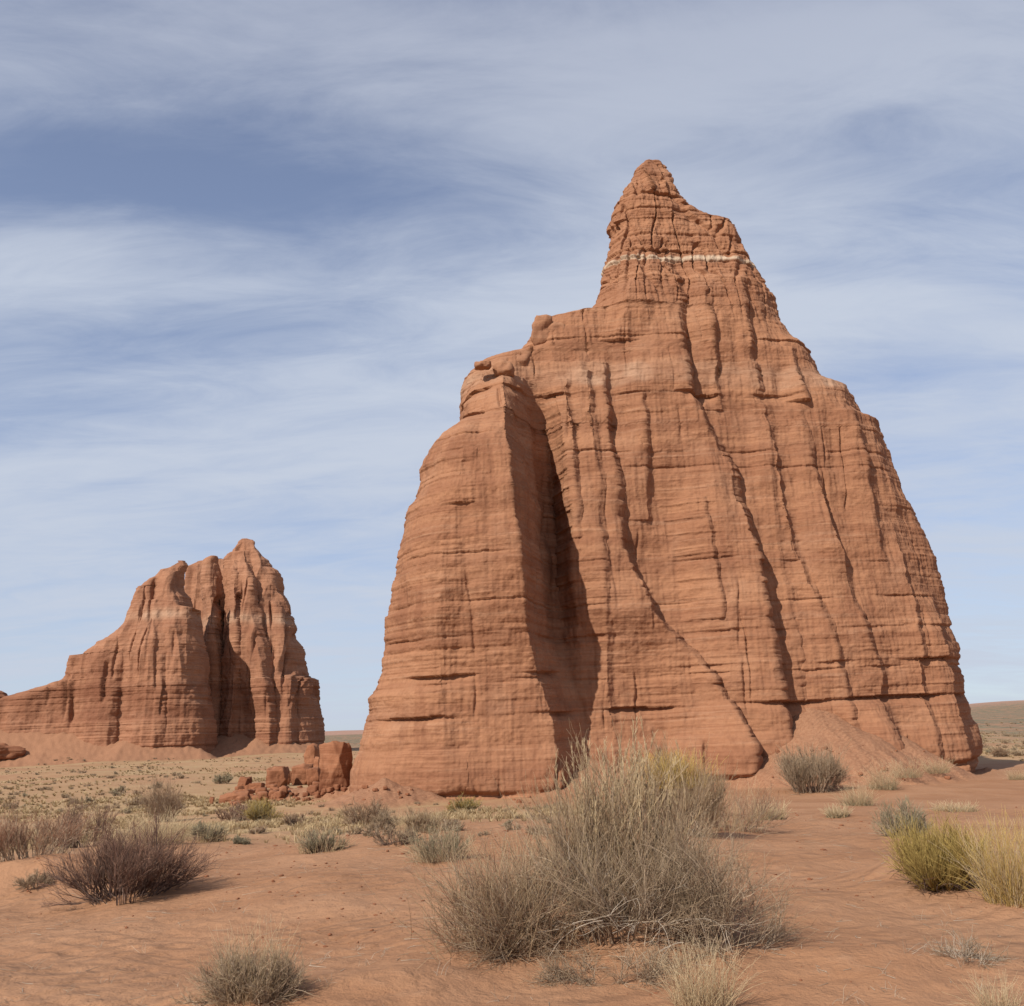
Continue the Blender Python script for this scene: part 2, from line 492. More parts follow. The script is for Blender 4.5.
def loft(plane, left, right, bspec, feats, z_bot, nrow, ncol, disp, offs=0.0, sec_p=2.6, sec_e=0.55, nb=None, z_top=None, step=0.0, fl=0.0, fr=0.0, fla=0.0):
    """One body of rock: its left and right outline (pixels, seen at the plane's distance) give the width at each
    height, bspec its half thickness, feats the pillars and gullies standing out of its front."""
    # an outline is seen where the flank turns away: on the near half of the flank that faces away from the viewer's axis
    L = np.array([plane.at(a, b, offs + fla * np.interp(b, [355, 420], [0, 1]) + fl * np.interp((800 - b) / 640., [p[0] for p in bspec], [p[1] for p in bspec])) for a, b in left])
    R = np.array([plane.at(a, b, offs + fr * np.interp((800 - b) / 640., [p[0] for p in bspec], [p[1] for p in bspec])) for a, b in right])
    def prep(A):
        A = A[np.argsort(A[:, 2], kind='stable')]
        return A[:, 2], A[:, 0]
    lz, lx = prep(L); rz, rx = prep(R)
    zt = min(lz[-1], rz[-1]) if z_top is None else z_top
    z = z_bot + (zt - z_bot) * (np.linspace(0, 1, nrow))
    xl = np.interp(z, lz, lx)
    xr = np.interp(z, rz, rx)
    if step:
        e1, _ = beds(z + .3, int(abs(left[0][0])) + 5, .5 * step, 2.2 * step, z_bot - 1, zt + 2)
        e2, _ = beds(z, int(abs(right[0][0])) + 9, .5 * step, 2.2 * step, z_bot - 1, zt + 2)
        e3, _ = beds(z, int(abs(right[0][0])) + 29, .2 * step, .6 * step, z_bot - 1, zt + 2)
        up_ = sstep(0, 12 * step, z)
        xl = xl - (e1 - .55) * .5 * step * up_ - (e3 - .5) * .12 * step
        xr = xr + (e2 - .55) * .5 * step * up_ + (e3[::-1] - .5) * .12 * step
    xr = np.maximum(xr, xl + 0.25)
    bz = np.array([p[0] for p in bspec]); bv = np.array([p[1] for p in bspec])
    half = np.minimum(np.interp((z - z_bot) / (zt - z_bot), bz, bv), 0.95 * (xr - xl))
    u = np.linspace(0, 1, ncol)
    g = 0.55 * u + 0.45 * (0.5 - 0.5 * np.cos(np.pi * u))
    nb = nb or ncol // 3
    ub = np.linspace(1, 0, nb + 2)[1:-1]
    gb = 0.5 * ub + 0.5 * (0.5 - 0.5 * np.cos(np.pi * ub))
    sec = lambda q: np.clip(1 - np.abs(2 * q - 1) ** sec_p, 0, 1) ** sec_e
    W = (xr - xl)[:, None]
    X = xl[:, None] + W * g[None]
    S = sec(g)[None]
    Z = np.repeat(z[:, None], ncol, 1)
    YC = plane.y0 + plane.k * X - offs
    rel = np.zeros_like(X)
    for f in feats:
        pts, wl, wr = f['pts'], f['wl'], f['wr']
        fx, fz, fa = [], [], []
        for (px, py, a) in pts:
            zg = 20.0
            for _ in range(6):
                hb = np.interp(zg, z, half)
                p = plane.at(px, py, offs + hb * 0.96 + max(a, 0))
                zg = p[2]
            fx.append(p[0]); fz.append(p[2]); fa.append(a)
        o = np.argsort(fz)
        fx, fz, fa = np.array(fx)[o], np.array(fz)[o], np.array(fa)[o]
        xx = np.interp(z, fz, fx)
        aa = np.interp(z, fz, fa, left=fa[0] if f.get('down', True) else 0, right=0)
        wob = perlin(z * 0.35, fx[0], 0.5, 41) * 0.35 * f.get('wob', 1) + perlin(z * 1.3, fx[0], 0.5, 42) * 0.12 * f.get('wob', 1)
        wob = wob + (beds(z, 17 + len(pts), .35, 1.3, z_bot - 1, zt + 2)[0] - .6) * f.get('jag', .16 if f['wr'] < .6 else .35)
        tt = X - (xx + wob)[:, None]
        sh = np.where(tt < 0, np.maximum(0, 1 + tt / wl), np.maximum(0, 1 - tt / wr))
        if f.get('round', False):
            sh = np.sin(sh * np.pi / 2)
        rel += aa[:, None] * sh
    fade = sstep(0.0, 0.5, S)
    Yf = YC - half[:, None] * S - rel * fade
    Xb = xl[:, None] + W * gb[None]
    YB = plane.y0 + plane.k * Xb - offs + half[:, None] * sec(gb)[None]
    Xa = np.concatenate([X, Xb], 1); Ya = np.concatenate([Yf, YB], 1)
    Za = np.repeat(z[:, None], Xa.shape[1], 1)
    # outward direction of each ring in plan
    tx = np.roll(Xa, -1, 1) - np.roll(Xa, 1, 1)
    ty = np.roll(Ya, -1, 1) - np.roll(Ya, 1, 1)
    ln = np.sqrt(tx * tx + ty * ty) + 1e-6
    nx, ny = ty / ln, -tx / ln
    d = disp(Xa, Ya, Za)
    d = d * np.minimum(1, 0.15 + (xr - xl)[:, None] / 6.0)
    Xa = Xa + nx * d
    Ya = Ya + ny * d
    m = Xa.shape[1]
    verts = np.stack([Xa, Ya, Za], -1).reshape(-1, 3)
    i = np.arange(nrow - 1)[:, None] * m
    j = np.arange(m)[None]
    j2 = (j + 1) % m
    quads = np.stack([i + j, i + j2, i + m + j2, i + m + j], -1).reshape(-1, 4)
    top = (nrow - 1) * m + np.arange(m)
    c = verts[top].mean(0)
    c[2] += 0.04
    verts = np.concatenate([verts, c[None]])
    tris = np.stack([top, np.roll(top, -1), np.full(m, len(verts) - 1)], -1)
    return verts, quads, tris


def merge(bodies):
    V, Q, T, n = [], [], [], 0
    for v, q, t in bodies:
        V.append(v); Q.append(q + n); T.append(t + n); n += len(v)
    return np.concatenate(V), np.concatenate(Q), np.concatenate(T)


# ---- the near tower
PL = Plane(80.8, 0.15)
GROUND_NEAR = -3.2


def cracks(x, z, lst, dip):
    out = np.zeros_like(x)
    for k, (x0, za, zb, dep, w, sl) in enumerate(lst):
        rows = np.where((z[:, 0] > za) & (z[:, 0] < zb))[0]
        if len(rows) < 3:
            continue
        zr = z[rows, 0]
        c = x0 + sl * (zr - za) + w * 5 * perlin(zr * .12 / w * .1, k * 3.1, .5, 43) + w * 1.5 * perlin(zr * .5 / w * .1, k * 3.1, .5, 44)
        win = sstep(za, za + .25 * (zb - za), zr) * (1 - sstep(zb - .2 * (zb - za), zb, zr)) * sstep(-.45, .25, perlin(zr * .06 / w, k * 1.7, .2, 45))
        t = (x[rows] - c[:, None]) / w
        out[rows] += dep * win[:, None] * (np.exp(-np.where(t < 0, t * 2.2, t * .9) ** 2))
    return out


_r = np.random.default_rng(909)
NEAR_CRACKS = []
for _k in range(42):
    _za = _r.uniform(0, 32)
    NEAR_CRACKS.append((_r.uniform(-13, 44), _za, _za + _r.uniform(3, 13), _r.uniform(.08, .32), _r.uniform(.07, .2), _r.normal(0, .03)))
for _k in range(12):
    NEAR_CRACKS.append((-11.5 + _k * 3.6 + _r.uniform(-1, 1), -3.6, _r.uniform(-1.0, .6), _r.uniform(.25, .5), _r.uniform(.12, .2), _r.normal(0, .12)))
FAR_CRACKS = []
for _k in range(70):
    _za = _r.uniform(4, 55)
    FAR_CRACKS.append((_r.uniform(-190, -75), _za, _za + _r.uniform(14, 40), _r.uniform(.8, 2.6), _r.uniform(.45, 1.2), _r.normal(0, .03)))


def near_disp(x, y, z):
    dip = z - 0.014 * x
    low = (1 - sstep(5.0, 24.0, dip)) * (.15 + .85 * sstep(-1.2, .5, dip))
    wz = dip + 0.10 * perlin(x * 0.12, y * 0.12, z * 0.05, 51)
    b1, i1 = beds(wz, 3, 0.5, 1.9, -8, 60)
    b2, i2 = beds(wz + 0.06 * perlin(x * .5, y * .5, 0.2, 52), 4, 0.14, 0.5, -8, 60)
    b3, i3 = beds(wz + 0.05 * perlin(x * .9, y * .9, 0.2, 50), 7, 0.10, 0.24, -8, 60)
    patch3 = sstep(-0.1, 0.4, perlin(x * 0.5, y * 0.5, i3 * 1.7, 49))
    patch1 = sstep(-0.1, 0.5, perlin(x * 0.16, y * 0.16, i1 * 3.7, 53))
    patch2 = sstep(-0.05, 0.5, perlin(x * 0.3, y * 0.3, i2 * 2.3, 54))
    d = (b1 - 0.7) * (0.035 + 0.10 * low) * (0.1 + 0.9 * patch1)
    d += (b2 - 0.7) * (0.02 + 0.07 * low) * patch2 + (b3 - .7) * (.03 + .05 * low) * patch3
    # upright flutes and joints
    fl = perlin(x * 0.55, y * 0.55, z * 0.035, 55)
    fl2 = perlin(x * 1.7, y * 1.7, z * 0.10, 56)
    hi = sstep(6, 20, dip)
    d += (0.30 * fl) * (0.4 + 0.6 * hi) + 0.09 * fl2 * (0.35 + 0.65 * hi) + 0.05 * perlin(x * 4.2, y * 4.2, z * 0.35, 48)
    d -= cracks(x, z, NEAR_CRACKS, 0.014)
    d += 0.45 * fbm(x * 0.16, y * 0.16, z * 0.09, 2, 61) + .25 * perlin(x * .3, y * .3, z * .35, 63) * hi + 0.085 * fbm(x * 0.7, y * 0.7, z * 0.9, 5, 64, 0.6)
    top_ = sstep(33, 41, z)
    d += top_ * (.13 * fbm(x * .9, y * .9, z * .7, 4, 33, .6) - .35 * (1 - sstep(0, .16, np.abs(perlin(x * .8, y * .8, z * .12, 37)))) + .35 * (b1 - .6) + .12 * (b3 - .6))
    # overhanging courses with a hollow below them
    for (zc, dep, th, sd_) in NEAR_LEDGES:
        w = zc + 0.16 * perlin(x * 0.15, y * 0.15, zc, 66) + 0.05 * perlin(x * 0.9, y * 0.9, zc, 67)
        t = (w - dip) / th
        hol = np.where((t > 0) & (t < 1), (1 - t) ** 1.5, 0) * sstep(-0.06, 0.06, w - dip)
        d -= dep * hol * (0.05 + 0.95 * sstep(-0.3, 0.35, perlin(x * 0.22, y * 0.22, sd_ * 4.4, 68)))
    # massive rounded foot below the lowest ledge
    ft = np.clip((dip + 3.4) / 3.7, 0, 1)
    lump = .45 + .75 * np.clip(perlin(x * .22, y * .22, .7, 69) + .25, 0, 1)
    d += np.where((dip > -6) & (dip < .3), lump * np.sin(np.pi * np.clip(ft, 0, 1)) ** .6, 0) * .45
    d -= .45 * np.exp(-((dip + 2.75 + .25 * perlin(x * .3, y * .3, .1, 70)) / .22) ** 2) * sstep(-.3, .2, perlin(x * .25, y * .25, .4, 47))
    return d


def near_z(px, py, off):
    p = PL.at(px, py, off)
    return p[2] - 0.014 * p[0]


NEAR_LEDGES = [(near_z(500, 674, 10), 0.55, 0.9, 1), (near_z(520, 713, 11), 0.7, 0.8, 2), (near_z(900, 664, 10), 0.3, 0.5, 3),
               (near_z(500, 637, 10), 0.25, 0.5, 4), (near_z(690, 386, 8), 0.5, 1.1, 5), (near_z(760, 340, 5), 0.22, 0.6, 6),
               (near_z(650, 248, 4), 0.35, 0.7, 7), (near_z(480, 445, 9), 0.2, 0.4, 8), (near_z(480, 462, 9), 0.18, 0.4, 9), (near_z(660, 190, 3), 0.4, 0.8, 10),
               (near_z(500, 560, 10), 0.22, 0.45, 11), (near_z(700, 600, 9), 0.2, 0.4, 12)]
NEAR_LEFT = [(648, 164), (642, 167), (638, 174), (632, 185), (626, 193), (620, 203), (612, 215), (608, 226), (606, 231), (610, 238),
             (607, 252), (603, 268), (601, 285), (598, 300), (596, 311), (589, 320), (584, 326), (556, 328), (536, 333), (531, 345), (523, 353),
             (514, 361), (500, 364), (492, 366), (478, 368), (470, 374), (465, 378), (464, 388), (465, 391), (461, 401), (457, 410), (456, 420), (455, 430),
             (449, 433), (445, 431), (440, 439), (431, 449), (430, 453), (423, 470), (418, 482), (418, 491), (415, 501), (408, 514), (403, 525), (401, 535), (399, 545), (396, 570), (391, 597), (387, 622), (385, 652), (381, 673), (374, 686),
             (365, 699), (367, 712), (363, 724), (358, 745), (350, 790), (345, 830)]
# the left buttress stands well in front of the plane its outline is measured on: draw it in by what that adds
NEAR_LEFT = [(a + float(np.interp(b, [395, 410, 420, 435, 450, 465, 480, 540, 600, 620, 645], [0, 3, 8, 13, 8, 6, 2, 5, 6, 3, 0])), b) for a, b in NEAR_LEFT]
NEAR_RIGHT = [(660, 163), (664, 165), (669, 172), (674, 185), (681, 197), (691, 208), (705, 217), (717, 223), (729, 225), (738, 232), (746, 245),
              (753, 253), (757, 263), (761, 276), (767, 290), (776, 300), (781, 309), (780, 319), (790, 333), (800, 345), (812, 351), (818, 368),
              (824, 378), (826, 383), (838, 388), (848, 391), (851, 396), (856, 405), (862, 414), (872, 420), (884, 424), (885, 430), (893, 450), (901, 470), (910, 487), (912, 497), (917, 509), (925, 525),
              (935, 545), (942, 570), (950, 595), (954, 615), (958, 629), (966, 650), (965, 662), (970, 690), (978, 715), (984, 740), (985, 758), (986, 800)]
NEAR_FEATS = [
    dict(pts=[(503, 370, 2.0), (505, 390, 4.0), (506, 410, 5.6), (507, 440, 7.0), (511, 480, 7.4), (515, 520, 7.2), (520, 560, 6.9), (525, 610, 5.9),
              (530, 640, 5.2), (537, 668, 4.7), (550, 708, 4.3), (555, 740, 4.0), (560, 785, 3.8)], wl=45.0, wr=2.4, wob=.35, jag=.10),
    dict(pts=[(532, 376, 0), (540, 400, -.7), (547, 430, -1.7), (552, 460, -2.6), (555, 495, -3.2), (557, 530, -3.2), (559, 570, -2.6), (561, 610, -1.6), (564, 660, -.6), (568, 720, -.2)], wl=2.6, wr=1.2, down=False, wob=.6),
    dict(pts=[(448, 450, .2), (446, 540, .45), (446, 620, .5), (447, 700, .4), (448, 790, .3)], wl=3.0, wr=1.6),
    dict(pts=[(588, 372, .3), (592, 420, .5), (596, 480, .3)], wl=1.4, wr=.5),
    dict(pts=[(601, 362, .4), (607, 420, .7), (612, 480, .7), (619, 540, 1.1), (639, 585, 1.7), (654, 611, 1.7), (668, 628, 1.3), (690, 652, .9), (722, 700, 1.0),
              (744, 735, 2.2), (748, 775, 2.6)], wl=6.0, wr=.7, round=True),
    dict(pts=[(664, 246, .4), (672, 275, .8), (677, 300, .9), (680, 350, 1.0), (686, 384, 1.3), (701, 420, 1.2), (718, 445, 1.1), (730, 475, 1.5), (744, 520, 1.8), (757, 560, 1.9),
              (768, 620, 2.0), (775, 680, 1.9), (782, 725, 1.8)], wl=6.0, wr=.9, round=True),
    dict(pts=[(735, 270, .3), (745, 320, .7), (755, 380, .7), (760, 415, .2)], wl=4.0, wr=.7, round=True),
    dict(pts=[(800, 420, .2), (815, 470, .5), (829, 510, 1.1), (841, 545, 1.2), (848, 580, .7), (862, 630, .7), (880, 672, .4)], wl=4.0, wr=.5),
    dict(pts=[(780, 500, .2), (800, 560, .5), (830, 640, .6), (845, 700, .5)], wl=3.0, wr=.5),
    dict(pts=[(938, 590, .2), (950, 640, .9), (963, 690, 1.1), (970, 730, .8)], wl=2.5, wr=.6),
    dict(pts=[(566, 380, .2), (572, 430, .6), (576, 480, .5), (578, 540, .2)], wl=1.6, wr=.4, down=False),
    dict(pts=[(640, 395, .2), (645, 440, .4), (648, 520, .3)], wl=2.5, wr=.4, down=False),
    dict(pts=[(705, 290, .2), (710, 330, .5), (716, 380, .5), (722, 410, .2)], wl=2.0, wr=.4, down=False),
    dict(pts=[(765, 400, .2), (775, 450, .6), (786, 520, .5), (795, 560, .2)], wl=2.2, wr=.4, down=False),
    dict(pts=[(790, 345, .3), (800, 380, .7), (806, 400, .5)], wl=1.8, wr=.5, down=False),
    dict(pts=[(850, 410, .2), (862, 450, .6), (875, 510, .5), (885, 560, .2)], wl=2.2, wr=.4, down=False),
    dict(pts=[(700, 500, .2), (712, 560, .4), (716, 620, .3)], wl=2.5, wr=.35, down=False),
    dict(pts=[(895, 520, .2), (908, 570, .6), (920, 640, .6), (928, 700, .5)], wl=2.5, wr=.5),
    dict(pts=[(470, 400, .2), (468, 450, .5), (466, 520, .3)], wl=2.0, wr=1.0, down=False),
    dict(pts=[(640, 250, .3), (625, 300, .6), (615, 340, .4)], wl=1.5, wr=2.5, down=False),
    dict(pts=[(870, 700, .4), (885, 730, 1.6), (900, 775, 2.2)], wl=3.0, wr=2.0, round=True),
    dict(pts=[(640, 165, .1), (650, 178, .5), (652, 192, .2)], wl=.5, wr=.3, down=False),
    dict(pts=[(656, 165, .1), (664, 180, .5), (668, 196, .2)], wl=.5, wr=.3, down=False),
]
b_near = loft(PL, NEAR_LEFT, NEAR_RIGHT, [(0, 10.5), (.1, 9.5), (.3, 8.0), (.55, 6.2), (.75, 4.6), (.9, 2.6), (1, 1.0)],
              NEAR_FEATS, -6.0, 860, 900, near_disp, step=.55, fr=.45, fl=0.0, fla=4.5, sec_p=8.0, sec_e=.5)
near_parts = merge([b_near])


def near_attrs(v):
    dip = v[:, 2] - 0.014 * v[:, 0]
    x, y, z = v.T
    zb = near_z(655, 254, 4.5)
    w = dip - zb - 0.35 * perlin(x * .18, y * .18, .3, 71) - .12 * perlin(x * .9, y * .9, .3, 74)
    pale = np.exp(-(w / (.19 + .16 * np.clip(.5 + perlin(x * .45, y * .45, .2, 78), 0, 1))) ** 4) * sstep(-.8, -.1, perlin(x * .6, y * .6, z * .6, 72) + .25) * .95
    zc = near_z(690, 372, 7)
    w2 = dip - zc - 0.5 * perlin(x * .15, y * .15, .9, 73)
    buff = sstep(-1.1, -0.6, w2) * (1 - sstep(.6, 1.8, w2)) * (.45 + .5 * sstep(-.3, .4, fbm(x * .35, y * .35, z * .5, 3, 75)))
    crack = np.exp(-((w - .45) / 0.1) ** 2)
    return dict(pale=np.clip(pale, 0, 1), buff=np.clip(buff, 0, 1) * (.45 + .55 * sstep(-.1, .3, perlin(x * .11, y * .11, .6, 79))), deep=np.clip(crack * .6 * sstep(-.3, .2, perlin(x * .5, y * .5, z, 76)), 0, 1))


# ---- the far tower
def far_disp(x, y, z):
    wz = z + 0.8 * perlin(x * 0.02, y * 0.02, 0.2, 81)
    low = 1 - sstep(18, 34, wz)
    b1, i1 = beds(wz, 13, 1.6, 5.0, -20, 130)
    b2, i2 = beds(wz, 14, 0.7, 1.8, -20, 130)
    patch = sstep(-.3, .3, perlin(x * .04, y * .04, i1 * 3.3, 82))
    d = (b1 - .7) * (.12 + .95 * low) * (.3 + .7 * patch) + (b2 - .7) * (.1 + .4 * low)
    d += (2.3 * perlin(x * .09, y * .09, z * .006, 83) + 1.5 * (.5 - 2 * np.abs(perlin(x * .15, y * .15, z * .008, 84)))) * (1.1 - .4 * low) + .3 * perlin(x * .6, y * .6, z * .04, 85)
    d -= cracks(x, z, FAR_CRACKS, 0.0)
    d += 1.6 * fbm(x * .035, y * .035, z * .03, 3, 88) + .35 * fbm(x * .3, y * .3, z * .3, 3, 89)
    return d


FAR_BOT = -10.0
def saw(pts, wl, wr, rnd=True, **k):
    return dict(pts=pts, wl=wl, wr=wr, round=rnd, **k)


PF_L, PF_M, PF_R = Plane(402, 0.04), Plane(424, 0.0), Plane(433, 0.02)
f_left = loft(PF_L, [(181, 561), (178, 561), (170, 568), (164, 570), (161, 577), (155, 580), (148, 588), (140, 589), (137, 598), (135, 601), (131, 614), (127, 627), (118, 639),
                    (105, 645), (88, 656), (79, 657), (76, 663), (73, 674), (68, 681), (46, 688), (30, 692), (5, 698), (-20, 704), (-60, 718), (-90, 760)],
              [(184, 560), (185, 566), (182, 575), (183, 588), (190, 598), (191, 608), (199, 610), (199, 638), (203, 656), (205, 682), (209, 692), (212, 706), (215, 735), (216, 775)],
              [(0, 15), (.3, 13), (.6, 10), (.85, 6), (1, 1.4)],
              [saw([(180, 570, 2), (188, 605, 6), (196, 640, 8), (203, 690, 10), (212, 755, 11)], 60, 1.6, False, jag=.8),
               saw([(118, 650, 1), (112, 700, 3), (108, 745, 3)], 14, 4), saw([(150, 600, 1), (158, 640, 3), (160, 700, 3)], 14, 4)],
              FAR_BOT, 360, 560, far_disp, step=.8, sec_p=7.0, sec_e=.45)
f_mid = loft(PF_M, [(211, 556), (204, 559), (200, 563), (200, 572), (203, 590), (205, 610), (204, 640), (202, 755)],
             [(216, 555), (218, 558), (220, 575), (222, 600), (225, 640), (230, 700), (234, 755)],
             [(0, 13), (.5, 10), (.85, 5), (1, 1.2)], [saw([(214, 585, 1), (216, 620, 4), (218, 680, 3)], 7, 2)], FAR_BOT, 260, 200, far_disp, step=.8)
f_back = loft(Plane(446, 0.0), [(208, 559), (196, 562), (188, 566), (185, 580), (184, 755)], [(222, 557), (228, 560), (240, 600), (250, 755)],
              [(0, 18), (.5, 10), (1, 2)], [], FAR_BOT, 200, 160, far_disp)
f_right = loft(PF_R, [(242, 539), (239, 544), (233, 549), (230, 552), (226, 556), (224, 559), (223, 575), (222, 610), (221, 680), (220, 755)],
               [(247, 538), (253, 540), (255, 545), (262, 551), (268, 560), (270, 567), (275, 570), (279, 580), (283, 593), (287, 598), (294, 624), (300, 652), (303, 672), (306, 676), (315, 679),
                (318, 690), (319, 705), (322, 725), (323, 765)],
               [(0, 24), (.3, 19), (.6, 12), (.85, 6), (1, 1.4)],
               [saw([(243, 550, 2), (248, 580, 5), (251, 612, 6), (258, 650, 7), (266, 690, 7), (270, 725, 5)], 12, 2),
                saw([(234, 560, 1), (236, 600, 3), (238, 640, 3)], 7, 2), saw([(278, 600, 1), (288, 640, 3), (292, 690, 3)], 9, 2),
                saw([(303, 680, 1.5), (307, 740, 3)], 6, 3)],
               FAR_BOT, 380, 420, far_disp, step=.8, sec_p=4.0)
f_corner = loft(Plane(388, 0.0), [(-60, 655), (-95, 690), (-120, 760)], [(-44, 656), (-26, 670), (-12, 684), (2, 691), (9, 697), (10, 712), (14, 740)],
                [(0, 17), (.5, 14), (1, 6)], [], FAR_BOT, 140, 200, far_disp)
far_parts = merge([f_left, f_mid, f_back, f_right, f_corner])


def far_attrs(v):
    x, y, z = v.T
    zb = PF_L.at(195, 612, 18)[2]
    w = z - zb - 1.0 * perlin(x * .03, y * .03, .4, 91)
    buff = np.exp(-((w - .5) / 2.2) ** 2) * (.35 + .5 * sstep(-.3, .3, fbm(x * .06, y * .06, z * .1, 3, 92)))
    zl = PF_L.at(150, 688, 20)[2]
    w = z - zl
    deep = sstep(4, 0, w) * sstep(-16, -6, w) * .45 * sstep(-.5, .4, perlin(x * .05, y * .05, z * .25, 93)) if False else \
        (1 - sstep(0, 4, w)) * sstep(-18, -6, w) * .45 * sstep(-.5, .4, perlin(x * .05, y * .05, z * .25, 93))
    return dict(pale=np.zeros(len(v)), buff=buff, deep=deep)


# ---- talus cones and sand mounds, at the feet of the towers
def seg(plane, a, b, off, slope):
    p, q = plane.at(*a, off), plane.at(*b, off)
    TALUS.append((p[0], p[1], p[2], q[0], q[1], q[2], slope))


seg(PL, (806, 696), (810, 697), 8.2, 0.72)
seg(PL, (866, 714), (870, 715), 8.4, 0.78)
seg(PL, (764, 736), (770, 736), 8.8, 0.55)
seg(PL, (725, 756), (700, 764), 9.0, 0.5)
seg(PL, (835, 738), (850, 740), 8.6, 0.55)
seg(PL, (900, 752), (930, 760), 8.0, 0.5)
seg(PL, (364, 757), (346, 770), 2.5, 0.5)
seg(PL, (385, 779), (425, 789), 13.0, 0.4)
seg(PL, (578, 752), (585, 752), 9.0, 0.5)
seg(PL, (660, 758), (620, 765), 10.0, 0.5)
seg(PL, (985, 768), (1000, 772), 4.0, 0.3)
seg(PF_L, (-30, 728), (60, 732), 13, 0.65)
seg(PF_L, (60, 732), (130, 736), 15, 0.65)
seg(PL, (325, 784), (265, 792), 3.0, 0.5)
seg(PF_L, (130, 736), (200, 748), 18, 0.65)
seg(PF_R, (232, 728), (262, 730), 17, 0.6)
seg(PF_R, (262, 730), (285, 736), 19, 0.6)
seg(PF_R, (285, 736), (318, 745), 17, 0.6)
for (px, py, h, rx, ry) in [(625, 945, .22, 1.1, .7), (400, 985, .07, .5, .35), (870, 960, .08, .6, .4), (960, 880, .34, 1.0, .7), (50, 880, .42, 1.6, 1.0), (130, 890, .10, .9, .7), (-60, 985, .12, 1.3, .9),
                            (240, 995, .06, .5, .4), (640, 850, .20, 1.5, 1.4), (850, 795, .55, 9.0, 6.0), (430, 850, .18, 1.8, 1.6), (780, 860, .10, 1.2, 1.0), (760, 1000, -.06, .9, .7),
                            (330, 850, .10, 1.2, 1.0)]:
    r = ray(px, py)
    # first guess of the distance from the plain profile
    ds = np.geomspace(3, 200, 800)
    hh = r[2] / math.hypot(r[0], r[1]) * ds + EYE[2]
    d = ds[int(np.argmax(hh < np.interp(ds, BASE_D, BASE_Z)))]
    a = math.atan2(r[0], r[1])
    MOUNDS.append((d * math.sin(a), d * math.cos(a), h, rx, ry))

az = np.concatenate([np.linspace(-math.pi, -0.62, 70, endpoint=False), np.linspace(-0.62, 0.62, 900, endpoint=False), np.linspace(0.62, math.pi, 70, endpoint=False)])
rad = np.concatenate([np.geomspace(0.4, 3.0, 30, endpoint=False), np.geomspace(3.0, 60, 330, endpoint=False), np.linspace(60, 108, 190, endpoint=False),
                      np.geomspace(108, 345, 60, endpoint=False), np.linspace(345, 450, 90, endpoint=False), np.geomspace(450, 45000, 90)])
AZ, RD = np.meshgrid(az, rad)
GX, GY = RD * np.sin(AZ), RD * np.cos(AZ)
GZ, GT = ground_full(GX, GY)
m_ = len(az)
gv = np.stack([GX, GY, GZ], -1).reshape(-1, 3)
ii = np.arange(len(rad) - 1)[:, None] * m_
jj = np.arange(m_)[None]
j2 = (jj + 1) % m_
gq = np.stack([ii + jj, ii + m_ + jj, ii + m_ + j2, ii + j2], -1).reshape(-1, 4)
gv = np.concatenate([gv, [[0, 0, float(GZ[0].mean())]]])
gt = np.stack([np.arange(m_), (np.arange(m_) + 1) % m_, np.full(m_, len(gv) - 1)], -1)


def grass_mask(x, y):
    d = np.sqrt(x * x + y * y)
    a = np.arctan2(x, y)
    n = fbm(x * .05, y * .05, .6, 4, 101)
    left = 1 - sstep(-0.06, 0.03, a + 0.04 * n)
    m = left * sstep(20, 36, d * (1 + .3 * n))
    m = np.maximum(m, (1 - sstep(.0, .1, a)) * sstep(24, 30, d) * (1 - sstep(56, 66, d)) * .8)
    m = np.maximum(m, sstep(100, 135, d))
    return np.clip(m * (.65 + .7 * n), 0, 1)


gxf, gyf = gv[:, 0], gv[:, 1]
gd = np.sqrt(gxf ** 2 + gyf ** 2)
ga = np.arctan2(gxf, gyf)
tal = np.concatenate([GT.ravel(), [0]])
grs = grass_mask(gxf, gyf) * (1 - tal) * (1 - sstep(420, 800, gd))
scr = sstep(110, 420, gd) * sstep(.35, .47, ga) + sstep(300, 700, gd) * (1 - sstep(.35, .47, ga))
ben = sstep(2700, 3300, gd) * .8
ground = mesh_obj('ground', gv, gq, gt, M_ground, attrs=dict(grass=grs, scrub=scr, bench=ben, talus=tal))
tag(ground, kind='structure')

v, q, t = near_parts
near_base = PL.at(670, 770, 0)
near = empty('sandstone_tower', (near_base[0], near_base[1], GROUND_NEAR), 'tall near red sandstone tower with a pointed summit and a pale band below it', 'rock tower')


def part_at(o, parent):
    o.parent = parent
    o.matrix_parent_inverse = Matrix.Translation(-Vector(parent.location))
    return o


def rebase(v, root):
    return v - np.array(root.location)[None]


mesh_obj('rock_mass', rebase(v, near), q, t, M_rock, near, attrs=near_attrs(v))

v, q, t = far_parts
fb = PF_L.at(180, 755, 0)
far = tag(mesh_obj('distant_butte', v, q, t, M_farrock, attrs=far_attrs(v)),
          'smaller distant red butte with several peaks and a long low ridge on one side', 'butte')

# ---- loose rocks
def ico(sub):
    import bmesh
    bm = bmesh.new()
    bmesh.ops.create_icosphere(bm, subdivisions=sub, radius=1.0)
    v = np.array([p.co[:] for p in bm.verts])
    f = np.array([[p.index for p in g.verts] for g in bm.faces])
    bm.free()
    return v, f


ICO = {k: ico(k) for k in (2, 3, 4, 5)}


